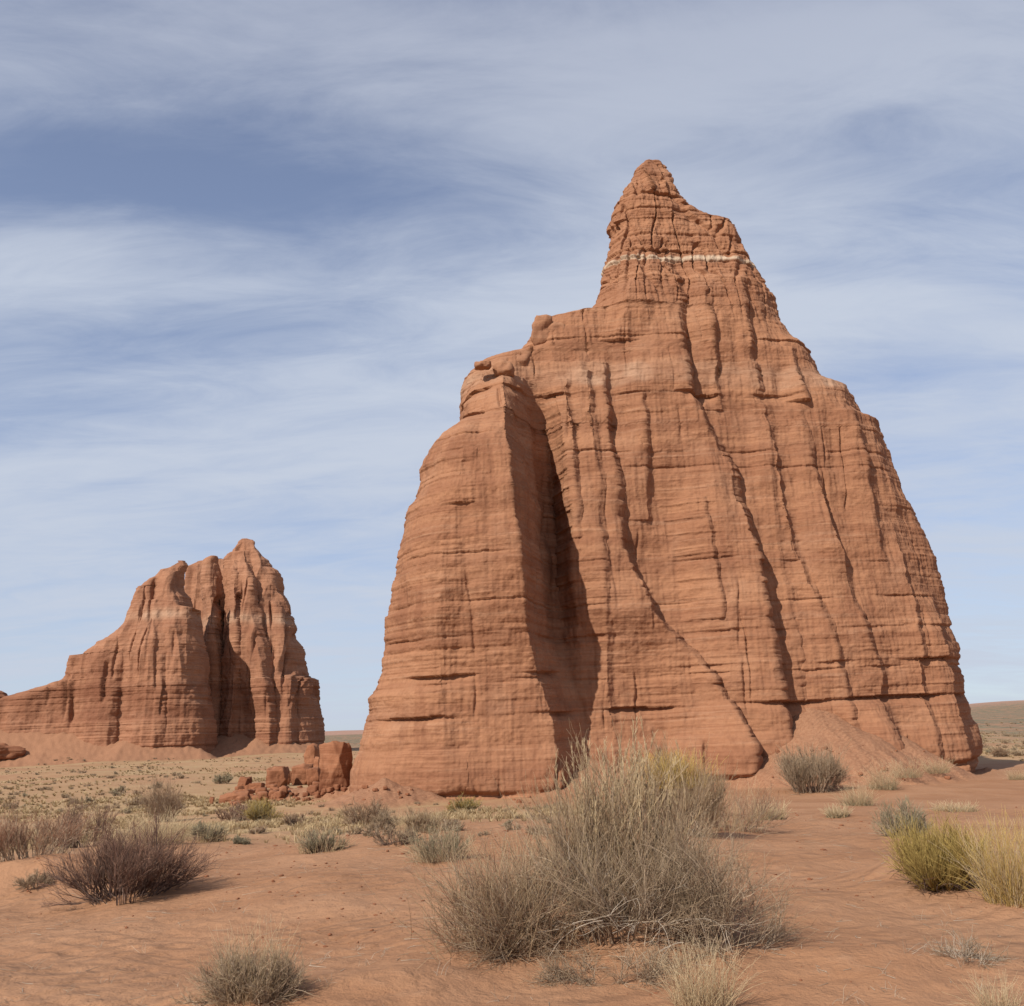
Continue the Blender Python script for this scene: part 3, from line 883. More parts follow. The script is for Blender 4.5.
def rock_verts(seed, sub, size, blocky=0.6, rough=0.10, tilt=None):
    """angular fallen block: a sphere squeezed against a few random planes, then roughened"""
    rg = np.random.default_rng(seed)
    v, f = ICO[sub]
    v = v.copy()
    k = 9
    nrm = rg.normal(size=(k, 3)); nrm /= np.linalg.norm(nrm, axis=1)[:, None]
    nrm = np.concatenate([nrm, np.eye(3), -np.eye(3)])
    off = np.concatenate([rg.uniform(.66, .95, k), np.full(6, rg.uniform(.62, .76))])
    dots = v @ nrm.T
    sc_ = np.min(np.where(dots > 1e-3, off[None] / np.maximum(dots, 1e-3), 9.0), axis=1)
    sc_ = blocky * np.minimum(sc_, 1.15) + (1 - blocky) * .85
    v = v * sc_[:, None]
    s = np.array(size)
    v = v * s / 0.75 * 0.5
    nn = v / (np.linalg.norm(v, axis=1)[:, None] + 1e-9)
    q_ = v / s.mean()
    v = v + nn * (fbm(q_[:, 0] * 2.2, q_[:, 1] * 2.2, q_[:, 2] * 2.2, 4, seed % 50 + 1) * rough * s.mean())[:, None]
    return v, f


def rotz(v, a, tx=0.0, ty=0.0):
    m = Matrix.Rotation(a, 3, 'Z') @ Matrix.Rotation(ty, 3, 'Y') @ Matrix.Rotation(tx, 3, 'X')
    return v @ np.array(m).T


def rock_from_px(name, label, cat, cx, top, bot, wpx, depth_of, seed, group=None, deep=1.0, tilt=(0, 0, 0), sub=4, blocky=.93, rough=.07):
    """block whose outline fills wpx x (bot-top) pixels and whose foot rests on the ground at (cx, bot)"""
    g = ground_at(cx, bot) if depth_of is None else depth_of
    r = ray(cx, bot)
    tt = g[1] / r[1]
    w = wpx * tt / F_PX
    h = (bot - top) * tt / F_PX
    v, f = rock_verts(seed, sub, (w, w * deep, h * 1.12), blocky, rough)
    v = rotz(v, *tilt)
    ext = v.max(0) - v.min(0)
    v[:, 0] *= w / ext[0]
    v[:, 2] *= h * 1.08 / ext[2]
    v[:, 2] -= v[:, 2].min() + h * .08
    v[:, 0] -= .5 * (v[:, 0].min() + v[:, 0].max())
    o = mesh_obj(name, v, None, f, M_boulder, attrs=dict(pale=np.zeros(len(v)), buff=np.zeros(len(v)), deep=np.zeros(len(v))))
    o.location = (g[0], g[1] + w * deep * .3, g[2])
    return tag(o, label, cat, group)


BG = 'boulders fallen beside the left foot of the near tower'
for i, (cx, top, bot, w, lab, deep) in enumerate([
    (334, 742, 788, 34, 'largest rounded boulder of the fallen heap, against the foot of the tower', .8),
    (311, 744, 772, 16, 'upright boulder with a square top on the left of the largest boulder', 1.0),
    (317, 757, 775, 8, 'narrow wedge of rock caught between the two tallest boulders', 1.0),
    (302, 764, 785, 21, 'broad flat-faced boulder in the middle of the heap', .9),
    (313, 768, 787, 14, 'mid-sized boulder leaning on the block at the front of the heap', 1.0),
    (326, 768, 792, 15, 'square block standing at the front of the heap below the largest boulder', .9),
    (275, 767, 787, 24, 'sloping slab with a pointed top at the left of the heap', .8),
    (285, 767, 785, 9, 'thin upright slab beside the sloping slab', .8),
    (291, 771, 783, 9, 'small dark upright stone between the slabs', .9),
    (243, 777, 789, 12, 'squat boulder at the far left end of the heap', 1.0),
    (248, 777, 788, 6, 'small leaning stone against the squat boulder', 1.0),
    (256, 783, 790, 14, 'low flat block between the squat boulder and the sloping slab', .9),
    (233, 792, 803, 30, 'wide low slab of red rock lying in front of the heap', .6),
    (211, 797, 804, 5, 'small lone stone on the grass left of the heap', 1.0),
]):
    rock_from_px('boulder', lab, 'boulder', cx, top, bot, w, None, 200 + i, None, deep, ((i * 1.7) % .8 - .4, ((i * .77) % .3) - .15, ((i * .53) % .3) - .15), 5, .93, .07)
rg = np.random.default_rng(77)
stone_proto = []
for k in range(4):
    v, f = rock_verts(300 + k, 3, (1, .8, .62), .95, .08)
    v[:, 2] -= v[:, 2].min() * .7
    stone_proto.append((v, f))
SG = 'loose stones strewn round the boulder heap'
protos = []
for k in range(290):
    if k < 200:
        px = rg.uniform(230, 346)
        py = 785 + rg.normal() * 5 + (350 - px) * .11
        s = (.2 + .8 * rg.uniform() ** 2.2) * (0.8 if px > 320 else 1)
    else:
        px, py = ((rg.uniform(345, 560), rg.uniform(784, 806)), (rg.uniform(700, 975), rg.uniform(745, 785)))[k % 2]; s = .1 + .38 * rg.uniform() ** 3
    g = ground_at(px, py)
    i = k % 4
    if len(protos) < 4:
        v, f = stone_proto[i]
        o = mesh_obj('stone', v, None, f, M_boulder, attrs=dict(pale=np.zeros(len(v)), buff=np.zeros(len(v)), deep=np.zeros(len(v))))
        protos.append(o)
    else:
        o = protos[i].copy(); COL.objects.link(o)
    o.location = (g[0], g[1], g[2] - .05 * s)
    o.rotation_euler = (rg.uniform(-.2, .2), rg.uniform(-.2, .2), rg.uniform(0, 6.3))
    o.scale = (s, s * rg.uniform(.7, 1.1), s * rg.uniform(.7, 1.2))
    tag(o, 'small loose stone of red sandstone lying at the foot of the near tower', 'stone', SG)

# parts of the near tower that stand up from its shoulder
def summit_rock(name, cx, top, bot, w, off, seed, lab, deep=1.0, blocky=.5, tilt=(0, 0, 0)):
    p = PL.at(cx, bot, off)
    s = p[1] / ray(cx, bot)[1] / F_PX
    v, f = rock_verts(seed, 4, (w * s, w * s * deep, (bot - top) * s), blocky, .12)
    v = rotz(v, *tilt)
    v[:, 2] -= v[:, 2].min() + .1
    v[:, 2] *= (bot - top) * s / (v[:, 2].max())
    o = mesh_obj(name, v + np.array(p)[None] - np.array(near.location)[None], None, f, M_rock, near,
                 attrs=dict(pale=np.zeros(len(v)), buff=np.full(len(v), .1), deep=np.zeros(len(v))))
    o['label'] = lab
summit_rock('knob', 542, 312, 348, 19, 4.0, 401, 'hooked knob of rock on the shoulder', 1.0, .85, (0, .12, .2))
summit_rock('knob', 555, 321, 340, 24, 4.0, 402, 'low rounded knob next to the hooked one', .8, .3)
summit_rock('cap_rock', 483, 361, 368, 17, 7.5, 403, 'flat loose slab balanced on the edge of the lower shoulder', .8, .7)
summit_rock('knob', 505, 359, 378, 20, 7.0, 404, 'rounded hump on the lower shoulder', .9, .3)
summit_rock('knob', 521, 348, 372, 22, 4.5, 405, 'pale rounded hump between the shoulders', .8, .3)
summit_rock('cap_rock', 651, 160, 168, 13, 0.2, 406, 'small overhanging cap on the summit', .9, .4, (0, 0, .3))

# low rocky rise at the left edge of the plain
r = ground_at(-8, 762)
sc_ = r[1] / F_PX
vv = []
tag(rock_from_px('rock_outcrop', 'low dark red rock outcrop at the left edge of the plain', 'outcrop', -14, 743, 760, 66, None, 611, None, .7, (0.5, .06, .05), 5, .9, .2),
    None)


# ------------------------------------------------------------------ plants
def unit(a):
    return a / (np.linalg.norm(a, axis=-1, keepdims=True) + 1e-9)


def grow(rg, base, dirs, L, S, jit, grav=0.0):
    n = len(base)
    P_ = np.zeros((n, S, 3)); P_[:, 0] = base
    d = unit(dirs.copy())
    dr = rg.normal(size=(n, 3)) * jit * .5
    for s in range(1, S):
        d = unit(d + dr + rg.normal(size=(n, 3)) * jit + np.array([0, 0, -grav]))
        P_[:, s] = P_[:, s - 1] + d * (L / (S - 1))[:, None]
    return P_


def branches(rg, P_, n, tmin, tmax, ang, L, S, jit, grav=0.0, up=0.0):
    N_, S0, _ = P_.shape
    i = rg.integers(0, N_, n)
    t = rg.uniform(tmin, tmax, n) * (S0 - 1)
    k = np.minimum(t.astype(int), S0 - 2)
    fr = (t - k)[:, None]
    base = P_[i, k] * (1 - fr) + P_[i, k + 1] * fr
    tan = unit(P_[i, k + 1] - P_[i, k])
    d = unit(tan + ang * unit(rg.normal(size=(n, 3))) + np.array([0, 0, up]))
    return grow(rg, base, d, L * rg.uniform(.5, 1.2, n), S, jit, grav)


def tubes(rg, P_, r0, r1, K=3):
    n, S, _ = P_.shape
    T = np.gradient(P_, axis=1)
    T = unit(T)
    ref = unit(rg.normal(size=(n, 1, 3)))
    a = unit(np.cross(T, ref)); b = np.cross(T, a)
    tt = np.linspace(0, 1, S)
    rr = (np.asarray(r0) * np.ones(n))[:, None] * (1 - tt)[None] + (np.asarray(r1) * np.ones(n))[:, None] * tt[None]
    ph = np.arange(K) / K * 2 * np.pi
    V = P_[:, :, None] + rr[:, :, None, None] * (np.cos(ph)[None, None, :, None] * a[:, :, None] + np.sin(ph)[None, None, :, None] * b[:, :, None])
    V = V.reshape(-1, 3)
    base = (np.arange(n)[:, None, None] * S + np.arange(S - 1)[None, :, None]) * K
    k = np.arange(K)[None, None]
    k2 = (k + 1) % K
    Q = np.stack([base + k, base + k2, base + K + k2, base + K + k], -1).reshape(-1, 4)
    tint = np.repeat(rg.uniform(0, 1, n), S * K)
    along = np.tile(np.repeat(tt, K), n)
    return V, Q, tint, along


def tube_obj(rg, name, sets, mat, parent):
    V, Q, A, B, n = [], [], [], [], 0
    for (P_, r0, r1) in sets:
        v, q, a, b = tubes(rg, P_, r0, r1)
        V.append(v); Q.append(q + n); A.append(a); B.append(b); n += len(v)
    return mesh_obj(name, np.concatenate(V), np.concatenate(Q), None, mat, parent, attrs=dict(tint=np.concatenate(A), along=np.concatenate(B)))


MATS = dict(
    grey_wood=strand_material('grey_stems', (0.21, 0.142, 0.095), (0.44, 0.33, 0.23)),
    pale_wood=strand_material('bleached_stems', (0.27, 0.21, 0.155), (0.47, 0.385, 0.30)),
    dark_wood=strand_material('dark_stems', (0.075, 0.045, 0.037), (0.17, 0.11, 0.085)),
    tan_twig=strand_material('tan_twigs', (0.28, 0.17, 0.095), (0.55, 0.40, 0.245), (0.60, 0.46, 0.29), transl=.35),
    grey_twig=strand_material('grey_twigs', (0.20, 0.135, 0.085), (0.47, 0.34, 0.22), (0.54, 0.40, 0.255), transl=.3),
    brown_twig=strand_material('brown_twigs', (0.18, 0.095, 0.06), (0.38, 0.24, 0.145), (0.43, 0.30, 0.185), transl=.25),
    purple_twig=strand_material('purple_brown_twigs', (0.11, 0.055, 0.04), (0.27, 0.15, 0.105), (0.33, 0.20, 0.135), transl=.05),
    red_twig=strand_material('reddish_twigs', (0.24, 0.10, 0.06), (0.40, 0.23, 0.14), (0.44, 0.27, 0.17), transl=.1),
    yellow_twig=strand_material('yellow_green_twigs', (0.20, 0.13, 0.045), (0.43, 0.30, 0.095), (0.54, 0.395, 0.13), transl=.2),
    gold_twig=strand_material('golden_twigs', (0.38, 0.24, 0.075), (0.58, 0.40, 0.14), (0.64, 0.46, 0.15), transl=.2),
    straw=strand_material('straw_blades', (0.42, 0.29, 0.16), (0.64, 0.49, 0.30), (0.66, 0.52, 0.33), transl=.25),
    olive_twig=strand_material('olive_twigs', (0.17, 0.145, 0.085), (0.34, 0.29, 0.18), (0.38, 0.32, 0.21), transl=.15),
)


def shrub(rg, root, W, D, H, n1, n2, n3, wood, twig, ang=.7, up=.15, r=(.006, .003, .0016), base=.3, lean=(0, 0), elev=(20, 88), top=.75, jit=.14, l2=.42, l3=.22, tall=1.0):
    """shrub filling an envelope W x D x H: woody stems from the root, side branches, then many fine twigs"""
    nc = max(9, n1 // 6)
    ic = rg.integers(0, nc, n1)
    a = rg.uniform(0, 2 * np.pi, nc)[ic] + rg.normal(0, .24, n1)
    el = np.radians(np.clip(rg.uniform(elev[0], elev[1], nc)[ic] + rg.normal(0, 7, n1), 2, 89))
    cl_ = rg.uniform(.55, 1.0, nc)[ic]
    d = np.stack([np.cos(a) * np.cos(el), np.sin(a) * np.cos(el), np.sin(el)], -1)
    rb = np.sqrt(rg.uniform(0, 1, n1)) * base
    bs = np.stack([np.cos(a) * rb * W / 2, np.sin(a) * rb * D / 2, np.full(n1, -.04)], -1)
    reach = 1 / np.sqrt((d[:, 0] / (W / 2)) ** 2 + (d[:, 1] / (D / 2)) ** 2 + (d[:, 2] / H) ** 2)
    L = reach * (1 - .45 * rg.uniform(0, 1, n1) ** 1.6) * top * cl_ * 1.12
    d = d + np.array([lean[0], lean[1], 0])
    P1 = grow(rg, bs, d, L, 8, jit * .7, -.02)
    P2 = branches(rg, P1, n2, .25, 1.0, ang, l2 * H, 6, jit, -.02, up)
    P3 = branches(rg, P2, n3, .1, 1.0, ang, l3 * H * tall, 5, jit * .9, -.01, up)
    for P_ in (P1, P2, P3):
        P_[..., 2] = np.maximum(P_[..., 2], -.02 + .02 * rg.uniform(size=P_[..., 2].shape))
    P1[:, 0, 2] = -.05
    tube_obj(rg, 'branches', [(P1, r[0], r[0] * .45), (P2, r[1], r[1] * .5)], MATS[wood], root)
    tube_obj(rg, 'twigs', [(P3, r[2], r[2] * .5)], MATS[twig], root)
    return P1


def grass(rg, root, W, H, n, mat='straw', r=.0022, spread=.6, droop=.06, base=.25, name='blades', stalks=0, D=None):
    D = D or W
    a = rg.uniform(0, 2 * np.pi, n)
    out = np.abs(rg.normal(0, spread, n))
    d = np.stack([np.cos(a) * out, np.sin(a) * out, np.ones(n)], -1)
    rb = np.sqrt(rg.uniform(0, 1, n)) * base
    a2 = a + rg.normal(0, .8, n)
    bs = np.stack([np.cos(a2) * rb * W, np.sin(a2) * rb * D, np.full(n, -.02)], -1)
    L = H * rg.uniform(.45, 1.1, n)
    P_ = grow(rg, bs, d, L, 7, .10, droop)
    P_[..., 2] = np.maximum(P_[..., 2], -.02)
    return tube_obj(rg, name, [(P_, r, r * .35)], MATS[mat], root)


def plant_spot(px, py, wpx, hpx):
    g = ground_at(px, py)
    s = g[1] / ray(px, py)[1] / F_PX
    return g, wpx * s, hpx * s


def place(name, label, cat, px, py, wpx, hpx, group=None):
    g, W, H = plant_spot(px, py, wpx, hpx)
    # stand the middle of the plant a little behind its front edge
    back = W * .25
    x = g[0] * (1 + back / g[1]); y = g[1] + back
    root = empty(name, (x, y, gz(x, y)), label, cat, group)
    return root, W, H


rg = np.random.default_rng(2024)
# -- the big thicket in the foreground
root, W, H = place('desert_shrub', 'tallest pale tan shrub of the foreground thicket, its feathery stalks reaching over the tower foot', 'shrub', 622, 925, 170, 172)
shrub(rg, root, W, W * .8, H * .95, 140, 800, 3300, 'grey_wood', 'tan_twig', .42, .5, (.0055, .0026, .0017), .45, (0.02, 0), (42, 90), .8, .10, .40, .22)
n = 110
P_ = grow(rg, np.stack([rg.normal(0, .20, n), rg.normal(0, .2, n), np.full(n, .25)], -1), np.stack([rg.normal(0.05, .16, n), rg.normal(0, .16, n), np.ones(n)], -1),
          H * (.45 + .55 * rg.beta(1.6, 2.0, n)), 9, .05)
Pp = branches(rg, P_[:, 5:], 3000, .0, 1.0, .45, .06, 3, .1, 0, .7)
tube_obj(rg, 'flower_stalks', [(P_, .0028, .0014), (Pp, .0024, .0012)], MATS['straw'], root)
root, W, H = place('desert_shrub', 'golden topped shrub growing behind the tallest pale shrub', 'shrub', 682, 835, 110, 84)
shrub(rg, root, W, W, H, 90, 700, 3600, 'grey_wood', 'tan_twig', .4, .5, (.006, .003, .0022), .4, (0, 0), (40, 90), .85, .1)
P_ = grow(rg, np.stack([rg.normal(-.1, .22, 420), rg.normal(0, .22, 420), np.full(420, H * .55)], -1), np.stack([rg.normal(0, .3, 420), rg.normal(0, .3, 420), np.ones(420)], -1),
          rg.uniform(.3, .5, 420) * H, 6, .1)
tube_obj(rg, 'yellow_sprays', [(P_, .0032, .0018)], MATS['gold_twig'], root)
root, W, H = place('desert_shrub', 'spreading brown shrub on the left side of the foreground thicket', 'shrub', 520, 958, 155, 122)
shrub(rg, root, W, W * .8, H * 1.0, 90, 650, 2600, 'grey_wood', 'brown_twig', .7, .2, (.005, .0024, .0014), .4, (-.1, 0), (15, 85), .82, .15)
P_ = grow(rg, np.stack([rg.normal(0, .25, 500), rg.normal(0, .2, 500), np.full(500, .02)], -1), np.stack([rg.normal(-.1, .5, 500), rg.normal(0, .4, 500), np.ones(500)], -1),
          rg.uniform(.5, 1.0, 500) * H, 7, .12)
tube_obj(rg, 'dry_stalks', [(P_, .0022, .001)], MATS['tan_twig'], root)
root, W, H = place('desert_shrub', 'grey woody shrub with bent bleached branches at the front of the foreground thicket', 'shrub', 632, 955, 200, 150)
shrub(rg, root, W, W * .8, H * .95, 95, 650, 2700, 'grey_wood', 'grey_twig', .65, .2, (.006, .0026, .0015), .5, (0, -.05), (15, 88), .82, .14)
P_ = grow(rg, np.stack([rg.normal(0, .3, 26), rg.normal(-.25, .15, 26), rg.uniform(.03, .2, 26)], -1), np.stack([rg.normal(.1, .8, 26), rg.normal(-.3, .4, 26), rg.uniform(.1, .9, 26)], -1),
          rg.uniform(.3, .7, 26), 9, .16, .10)
tube_obj(rg, 'dead_branches', [(P_, .0042, .0016), (branches(rg, P_, 120, .2, 1, .7, .16, 5, .15), .0025, .001)], MATS['pale_wood'], root)
root, W, H = place('desert_shrub', 'grey twiggy shrub with bare crooked branches on the right side of the foreground thicket', 'shrub', 728, 958, 140, 118)
shrub(rg, root, W, W * .8, H * 1.08, 75, 560, 2200, 'grey_wood', 'grey_twig', .75, .15, (.0052, .0024, .0013), .4, (.12, 0), (15, 85), .82, .16)
root, W, H = place('desert_shrub', 'low reddish dry shrub behind the right side of the foreground thicket', 'shrub', 728, 832, 115, 50)
shrub(rg, root, W, W * .8, H, 60, 420, 1500, 'grey_wood', 'red_twig', .6, .3, (.006, .003, .002), .5, (0, 0), (20, 85), .85, .15)
grass(rg, root, W * .8, H * 1.05, 220, 'straw', .0022, .5, .02, .45, 'dry_blades')
root, W, H = place('desert_shrub', 'mat of fallen grey twigs on the sand under the foreground thicket', 'shrub', 610, 985, 130, 34)
shrub(rg, root, W, W * .5, H, 70, 420, 1300, 'grey_wood', 'grey_twig', .8, 0, (.004, .002, .0012), .8, (0, 0), (3, 40), .8, .2, .8, .5)

# -- left side
root, W, H = place('desert_shrub', 'dense dark purple-brown shrub on the sand slope at the left', 'shrub', 124, 906, 142, 70)
shrub(rg, root, W, W * .85, H * 1.05, 170, 1300, 4300, 'dark_wood', 'purple_twig', .45, .2, (.007, .0034, .0022), .45, (.05, 0), (18, 88), .86, .12)
root, W, H = place('desert_shrub', 'reddish brown brush behind the dark shrub at the left edge', 'shrub', 30, 858, 110, 50)
shrub(rg, root, W, W * .7, H, 100, 700, 2300, 'grey_wood', 'red_twig', .5, .3, (.006, .003, .0023), .7, (0, 0), (25, 88), .85, .13)
root, W, H = place('desert_shrub', 'thin reddish shrub growing between the dark shrub and the left edge brush', 'shrub', 84, 848, 66, 44)
shrub(rg, root, W, W * .7, H, 80, 500, 1700, 'dark_wood', 'purple_twig', .5, .3, (.006, .003, .0023), .5, (0, 0), (25, 88), .85, .13)
root, W, H = place('desert_shrub', 'rounded grey-brown bare shrub on the tan grass behind the dark shrub', 'shrub', 163, 822, 50, 34)
shrub(rg, root, W, W, H * 1.1, 110, 800, 2600, 'grey_wood', 'brown_twig', .45, .3, (.009, .005, .0042), .4, (0, 0), (25, 88), .88, .12)
root, W, H = place('grass_clump', 'pale curling grass clump right behind the dark purple-brown shrub', 'grass', 155, 846, 66, 30)
grass(rg, root, W, H * 1.25, 700, 'straw', .0042, .7, .09, .42)
root, W, H = place('desert_shrub', 'bright yellow-green bush in front of the fallen boulders', 'shrub', 262, 822, 28, 24)
shrub(rg, root, W, W, H * 1.05, 80, 500, 1700, 'olive_twig', 'yellow_twig', .5, .4, (.011, .008, .007), .4, (0, 0), (30, 88), .88, .12)
root, W, H = place('grass_tuft', 'grey wiry tuft with tall straw stalks near the bottom left of the sand', 'grass', 252, 1004, 98, 60)
shrub(rg, root, W, W * .8, H * .95, 150, 900, 2600, 'grey_wood', 'grey_twig', .5, .25, (.0032, .0022, .0014), .55, (0, 0), (20, 88), .86, .18, .4, .3)
grass(rg, root, W * .7, H * 1.35, 130, 'straw', .0014, .28, .01, .4, 'straw_stalks')
grass(rg, root, W, H * .8, 260, 'tan_twig', .0014, .9, .12, .4, 'curled_blades')

# -- right side
root, W, H = place('desert_shrub', 'yellow-green broom-like shrub on the sand bank at the right', 'shrub', 945, 892, 100, 66)
P1 = shrub(rg, root, W, W * .9, H, 190, 1300, 4200, 'yellow_twig', 'yellow_twig', .34, .35, (.0045, .0028, .002), .5, (-.08, 0), (18, 88), .86, .09, .4, .28)
P_ = grow(rg, np.stack([rg.normal(.05, .22, 40), rg.normal(-.1, .12, 40), np.full(40, .03)], -1), np.stack([rg.normal(.2, .7, 40), rg.normal(0, .4, 40), rg.uniform(.2, .7, 40)], -1),
          rg.uniform(.2, .5, 40), 7, .15, .05)
tube_obj(rg, 'dark_stems', [(P_, .007, .002), (branches(rg, P_, 240, .1, 1, .6, .16, 5, .15), .003, .0015)], MATS['dark_wood'], root)
root, W, H = place('grass_clump', 'tall yellow straw clump at the right edge of the sand bank', 'grass', 1018, 905, 66, 88)
grass(rg, root, W * 1.1, H * 1.0, 420, 'gold_twig', .0022, .38, .03, .42)
grass(rg, root, W, H * .95, 300, 'straw', .0022, .45, .03, .45, 'straw_blades')
root, W, H = place('desert_shrub', 'small blue-grey bush just behind the yellow-green shrub', 'shrub', 903, 838, 50, 34)
shrub(rg, root, W, W, H * 1.05, 100, 700, 2200, 'grey_wood', 'olive_twig', .5, .3, (.006, .0034, .003), .5, (0, 0), (18, 88), .86, .14)
root, W, H = place('desert_shrub', 'dead bleached sprawl of twigs on the slope under the yellow-green shrub', 'shrub', 968, 962, 62, 62)
shrub(rg, root, W, W * .8, H * .9, 34, 180, 520, 'pale_wood', 'grey_twig', .8, .05, (.0034, .002, .0012), .4, (-.05, 0), (5, 70), .9, .22)
root, W, H = place('desert_shrub', 'rounded grey-brown shrub on the sand in front of the talus cone', 'shrub', 812, 794, 76, 40)
shrub(rg, root, W, W * .9, H * 1.05, 160, 1300, 4200, 'grey_wood', 'grey_twig', .4, .4, (.014, .008, .0075), .5, (0, 0), (30, 88), .86, .11)
for (px, py, w, h, lab) in [(884, 790, 30, 26, 'pale yellow grass clump on the sand right of the rounded grey-brown shrub'),
                            (908, 784, 34, 18, 'low grey-green clump with pale blades beside the pale yellow grass clump'),
                            (938, 778, 28, 16, 'low pale grass tuft under the right foot of the near tower'),
                            (858, 806, 36, 20, 'pale grass tuft on the sand below the rounded grey-brown shrub'),
                            (838, 818, 24, 12, 'small low grass tuft on the bare sand between thicket and grey shrub'),
                            (955, 812, 50, 10, 'thin flat mat of pale grass on the sand bank above the yellow-green shrub'),
                            (1018, 780, 20, 10, 'little straw tuft on the crest of the sand at the right edge'),
                            (770, 820, 36, 18, 'sparse straw tuft at the right end of the low reddish shrub')]:
    root, W, H = place('grass_tuft', lab, 'grass', px, py, w, h)
    grass(rg, root, W, H * 1.2, 240, 'straw', .0055, .55, .05, .4)
    grass(rg, root, W, H * .6, 160, 'olive_twig', .0055, .8, .05, .42, 'old_blades')
root, W, H = place('grass_clump', 'straw grass clump cut by the bottom edge in front of the thicket', 'grass', 704, 1016, 90, 62)
grass(rg, root, W * .9, H * 1.15, 330, 'straw', .0017, .42, .03, .35)
root, W, H = place('grass_clump', 'straw grass tuft cut by the bottom right corner', 'grass', 1000, 1018, 50, 44)
grass(rg, root, W, H, 170, 'straw', .0016, .45, .04, .35)

# -- middle distance, between the thicket and the tower
for (px, py, w, h, wood, twig, lab) in [
    (322, 852, 46, 22, 'dark_wood', 'olive_twig', 'low dark grey shrub alone on the open sand left of the thicket'),
    (440, 862, 56, 34, 'grey_wood', 'olive_twig', 'grey and straw shrub close to the left side of the thicket'),
    (465, 812, 30, 14, 'olive_twig', 'yellow_twig', 'small yellow-green bush at the foot of the near tower'),
    (366, 828, 40, 26, 'grey_wood', 'brown_twig', 'brownish bare shrub on the sand below the talus slope'),
    (384, 830, 26, 18, 'grey_wood', 'grey_twig', 'small grey shrub touching the brownish bare shrub below the talus slope'),
    (398, 846, 44, 16, 'dark_wood', 'grey_twig', 'dark low sprawling shrub left of the grey and straw shrub'),
    (420, 832, 50, 22, 'grey_wood', 'tan_twig', 'straw-coloured bushy clump behind the grey and straw shrub'),
    (232, 822, 44, 16, 'grey_wood', 'purple_twig', 'low greyish shrub left of the bright yellow-green bush'),
    (205, 842, 40, 16, 'dark_wood', 'olive_twig', 'low dark mound of brush on the sand edge right of the pale curling grass'),
    (240, 844, 18, 9, 'dark_wood', 'olive_twig', 'tiny dark bush on bare sand right of the low brush mound'),
    (296, 826, 36, 10, 'grey_wood', 'brown_twig', 'thin brown shrub right of the bright yellow-green bush'),
    (35, 890, 40, 14, 'grey_wood', 'grey_twig', 'sparse grey twigs on the sand bank left of the dark shrub'),
    (222, 784, 22, 8, 'grey_wood', 'olive_twig', 'grey-green bush left of the boulder heap'),
    (1000, 757, 14, 9, 'grey_wood', 'brown_twig', 'small brown bush on the plain by the right foot of the near tower')]:
    root, W, H = place('desert_shrub', lab, 'shrub', px, py, w, h)
    dd = root.location.y
    rr = max(.0018, .00016 * dd)
    shrub(rg, root, W, W * .9, H * 1.1, 70, 420, 1500, wood, twig, .5, .3, (rr * 1.8, rr * 1.2, rr), .55, (0, 0), (18, 88), .88, .14)
    if twig in ('olive_twig', 'tan_twig') and w > 30:
        grass(rg, root, W * 1.05, H * 1.15, 220, 'straw', rr, .6, .06, .48, 'dry_blades')

# -- scrub dotted over the plain: copies of a few plants, each an object
pro = []
for k, (wood, twig) in enumerate([('grey_wood', 'olive_twig'), ('grey_wood', 'grey_twig'), ('grey_wood', 'tan_twig'), ('grey_wood', 'tan_twig'), ('grey_wood', 'brown_twig')]):
    root = empty('scrub_bush', (0, 0, 0))
    shrub(rg, root, 1.0, 1.0, .55, 40, 160, 420, wood, twig, .6, .2, (.02, .014, .011), .6, (0, 0), (12, 85), .88, .15)
    pro.append(root)
LAB_FAR = 'low grey-green scrub bush dotted over the dry plain before the distant butte'
LAB_MID = 'small dry scrub tuft on the sandy grass in front of the near tower'
used = set()
n_far = 0
spots = []
while len(spots) < 190:
    px = rg.uniform(-10, 350); py = 758 + (rg.uniform() ** 1.5) * 56
    if px > 205 and 770 < py < 812:
        continue
    gq_ = ground_at(px, py)
    if fbm(gq_[0] * .06, gq_[1] * .025, .8, 3, 113) + rg.normal() * .12 < 0.02:
        continue
    spots.append((px, py, .3 + 1.0 * rg.uniform() ** 2, LAB_FAR, 'scrub bushes over the dry plain'))
for _ in range(60):
    spots.append((rg.uniform(200, 560), rg.uniform(803, 836), rg.uniform(.15, .4), LAB_MID, 'scrub tufts in front of the near tower'))
for _ in range(60):
    spots.append((rg.uniform(980, 1030), rg.uniform(718, 756), rg.uniform(.8, 1.8), 'dark scrub bush on the open plain right of the near tower', 'scrub bushes right of the near tower'))
for n, (px, py, s, lab, grp) in enumerate(spots):
    g = ground_at(px, py)
    k = int(rg.integers(0, 5))
    if k not in used:
        used.add(k); o = pro[k]
    else:
        o = pro[k].copy(); COL.objects.link(o)
        for c in list(pro[k].children):
            cc = c.copy(); COL.objects.link(cc); cc.parent = o
    o.location = (g[0], g[1], g[2])
    o.rotation_euler = (0, 0, rg.uniform(0, 6.28))
    o.scale = (s * rg.uniform(.8, 1.5), s * rg.uniform(.8, 1.3), s * rg.uniform(.8, 1.2))
    tag(o, lab, 'scrub', grp)

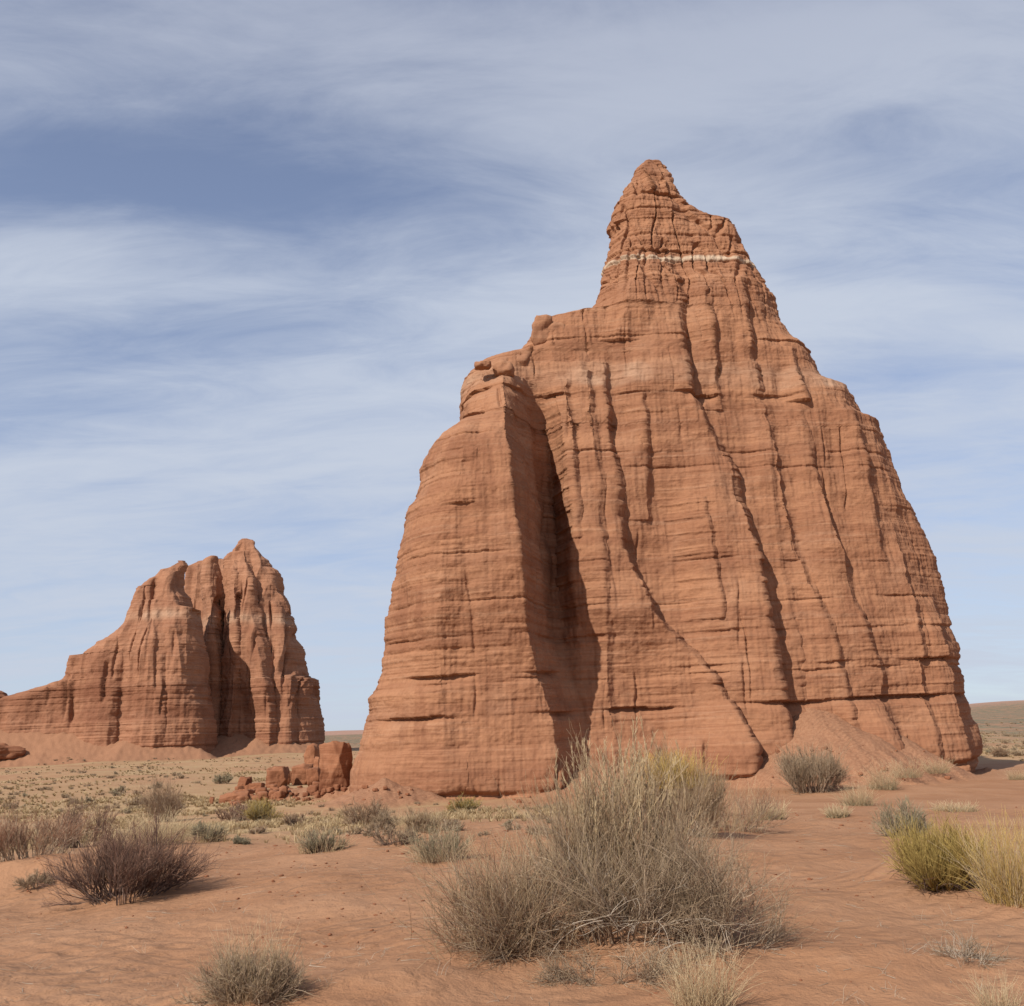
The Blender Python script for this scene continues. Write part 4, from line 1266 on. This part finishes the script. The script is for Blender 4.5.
# -- dry grass over the plain (uncountable)
def tuft_field(n, px0, px1, d0, d1, mask_pow, size, seed):
    rg = np.random.default_rng(seed)
    a = rg.uniform(px0, px1, n * 3)
    d = d0 * (d1 / d0) ** rg.uniform(0, 1, n * 3)
    x, y = d * np.sin(a), d * np.cos(a)
    m = grass_mask(x, y) * (1 - ground_full(x, y)[1]) * sstep(-.2, .35, fbm(x * .12, y * .05, .2, 4, 111)) * sstep(-.35, .2, fbm(x * .5, y * .5, .2, 2, 112))
    keep = rg.uniform(size=len(m)) < m ** mask_pow
    x, y, d = x[keep][:n], y[keep][:n], d[keep][:n]
    n = len(x)
    z = ground_full(x, y)[0]
    K = 15
    s = size * rg.uniform(.5, 1.4, n) * np.clip((d / 40) ** .25, .6, 2)
    az_ = rg.uniform(0, 2 * np.pi, (n, K))
    out = np.abs(rg.normal(.8, .5, (n, K)))
    wd = np.maximum(.003, d * .00024)[:, None] * rg.uniform(.7, 1.4, (n, K))
    h = s[:, None] * rg.uniform(.5, 1.2, (n, K))
    dx, dy = np.cos(az_), np.sin(az_)
    bx = x[:, None] + dx * s[:, None] * .15; by = y[:, None] + dy * s[:, None] * .15
    p0 = np.stack([bx - dy * wd, by + dx * wd, np.repeat(z[:, None] - .02, K, 1)], -1)
    p1 = np.stack([bx + dy * wd, by - dx * wd, np.repeat(z[:, None] - .02, K, 1)], -1)
    tx_, ty_, tz_ = bx + dx * h * out, by + dy * h * out, z[:, None] + h * .8
    mx_, my_, mz_ = bx + dx * h * out * .4, by + dy * h * out * .4, z[:, None] + h * .55
    p2 = np.stack([mx_ + dy * wd * .8, my_ - dx * wd * .8, mz_], -1)
    p3 = np.stack([mx_ - dy * wd * .8, my_ + dx * wd * .8, mz_], -1)
    p4 = np.stack([tx_, ty_, tz_], -1)
    V = np.stack([p0, p1, p2, p3, p4], 2).reshape(-1, 3)
    b = np.arange(n * K) * 5
    Q = np.stack([b, b + 1, b + 2, b + 3], -1)
    T = np.stack([b + 3, b + 2, b + 4], -1)
    tint = np.repeat(np.clip(rg.uniform(0, 1, n)[:, None] + rg.normal(0, .15, (n, K)), 0, 1).ravel(), 5)
    along = np.tile(np.array([0, 0, .5, .5, 1.0]), n * K)
    return V, Q, T, tint, along


M_dry = strand_material('dry_grass_blades', (0.26, 0.175, 0.09), (0.50, 0.375, 0.215), transl=.2)
V, Q, T, A, B = tuft_field(36000, -.56, .56, 17, 360, 1.2, .22, 5)
tag(mesh_obj('dry_grass', V, Q, T, M_dry, attrs=dict(tint=A, along=B)), 'short tan dry grass covering the plain', 'grass', None, 'stuff')

# -- pebbles and crumbs of rock on the sand (uncountable)
n = 3600
d = 4.6 * (40 / 4.6) ** rg.uniform(0, 1, n)
a = rg.uniform(-.55, .55, n)
x, y = d * np.sin(a), d * np.cos(a)
keep = fbm(x * .4, y * .4, .4, 3, 131) > .0
x, y, d = x[keep], y[keep], d[keep]
v0, f0 = ico(2)
v0 = v0[:]
sz = (.003 + .011 * rg.uniform(0, 1, len(x)) ** 4) * np.clip(d / 8, .8, 2.2)
ang = rg.uniform(0, 6.28, len(x))
zz_ = ground_full(x, y)[0]
sh = rg.uniform(.6, 1.3, (len(x), 3)) * np.array([1.2, 1, .7])
V = v0[None] * (1 + .25 * np.sin(v0[None, :, [1, 2, 0]] * 3 + ang[:, None, None])) * sh[:, None] * sz[:, None, None]
V = V + np.stack([x, y, zz_ + sz * .3], -1)[:, None]
T_ = (f0[None] + np.arange(len(x))[:, None, None] * len(v0)).reshape(-1, 3)
V = V.reshape(-1, 3)
zr_ = np.zeros(len(V))
tag(mesh_obj('pebbles', V, None, T_, M_boulder, smooth=False, attrs=dict(pale=zr_, buff=zr_, deep=zr_)), 'tiny red pebbles and crumbs lying on the sand', 'pebbles', None, 'stuff')

# -- bits of dead stem on the sand (uncountable litter)
n = 1500
d = 4.5 * (28 / 4.5) ** rg.uniform(0, 1, n)
a = rg.uniform(-.55, .55, n)
x, y = d * np.sin(a), d * np.cos(a)
keep = fbm(x * .5, y * .5, .1, 3, 121) > -.15
x, y, d = x[keep], y[keep], d[keep]
z = ground_full(x, y)[0]
P_ = grow(rg, np.stack([x, y, z + .006], -1), np.stack([rg.normal(size=len(x)), rg.normal(size=len(x)), np.zeros(len(x))], -1), rg.uniform(.03, .22, len(x)) * np.clip(d / 9, .7, 2), 5, .18)
P_[..., 2] = ground_full(P_[..., 0], P_[..., 1])[0] + .004
n = 260
d = 5 * (24 / 5) ** rg.uniform(0, 1, n)
a = rg.uniform(-.52, .52, n)
x, y = np.repeat(d * np.sin(a), 6) + rg.normal(0, .03, n * 6), np.repeat(d * np.cos(a), 6) + rg.normal(0, .03, n * 6)
Ps = grow(rg, np.stack([x, y, ground_full(x, y)[0] - .01], -1), np.stack([rg.normal(0, .8, n * 6), rg.normal(0, .8, n * 6), np.ones(n * 6)], -1),
          np.repeat(rg.uniform(.04, .16, n), 6) * rg.uniform(.4, 1.2, n * 6), 5, .15, .12)
o = tube_obj(rg, 'plant_litter', [(P_, .0022, .0012), (Ps, .0016, .0008)], MATS['pale_wood'], None)
tag(o, 'scattered bits of dead stem lying on the red sand', 'litter', None, 'stuff')
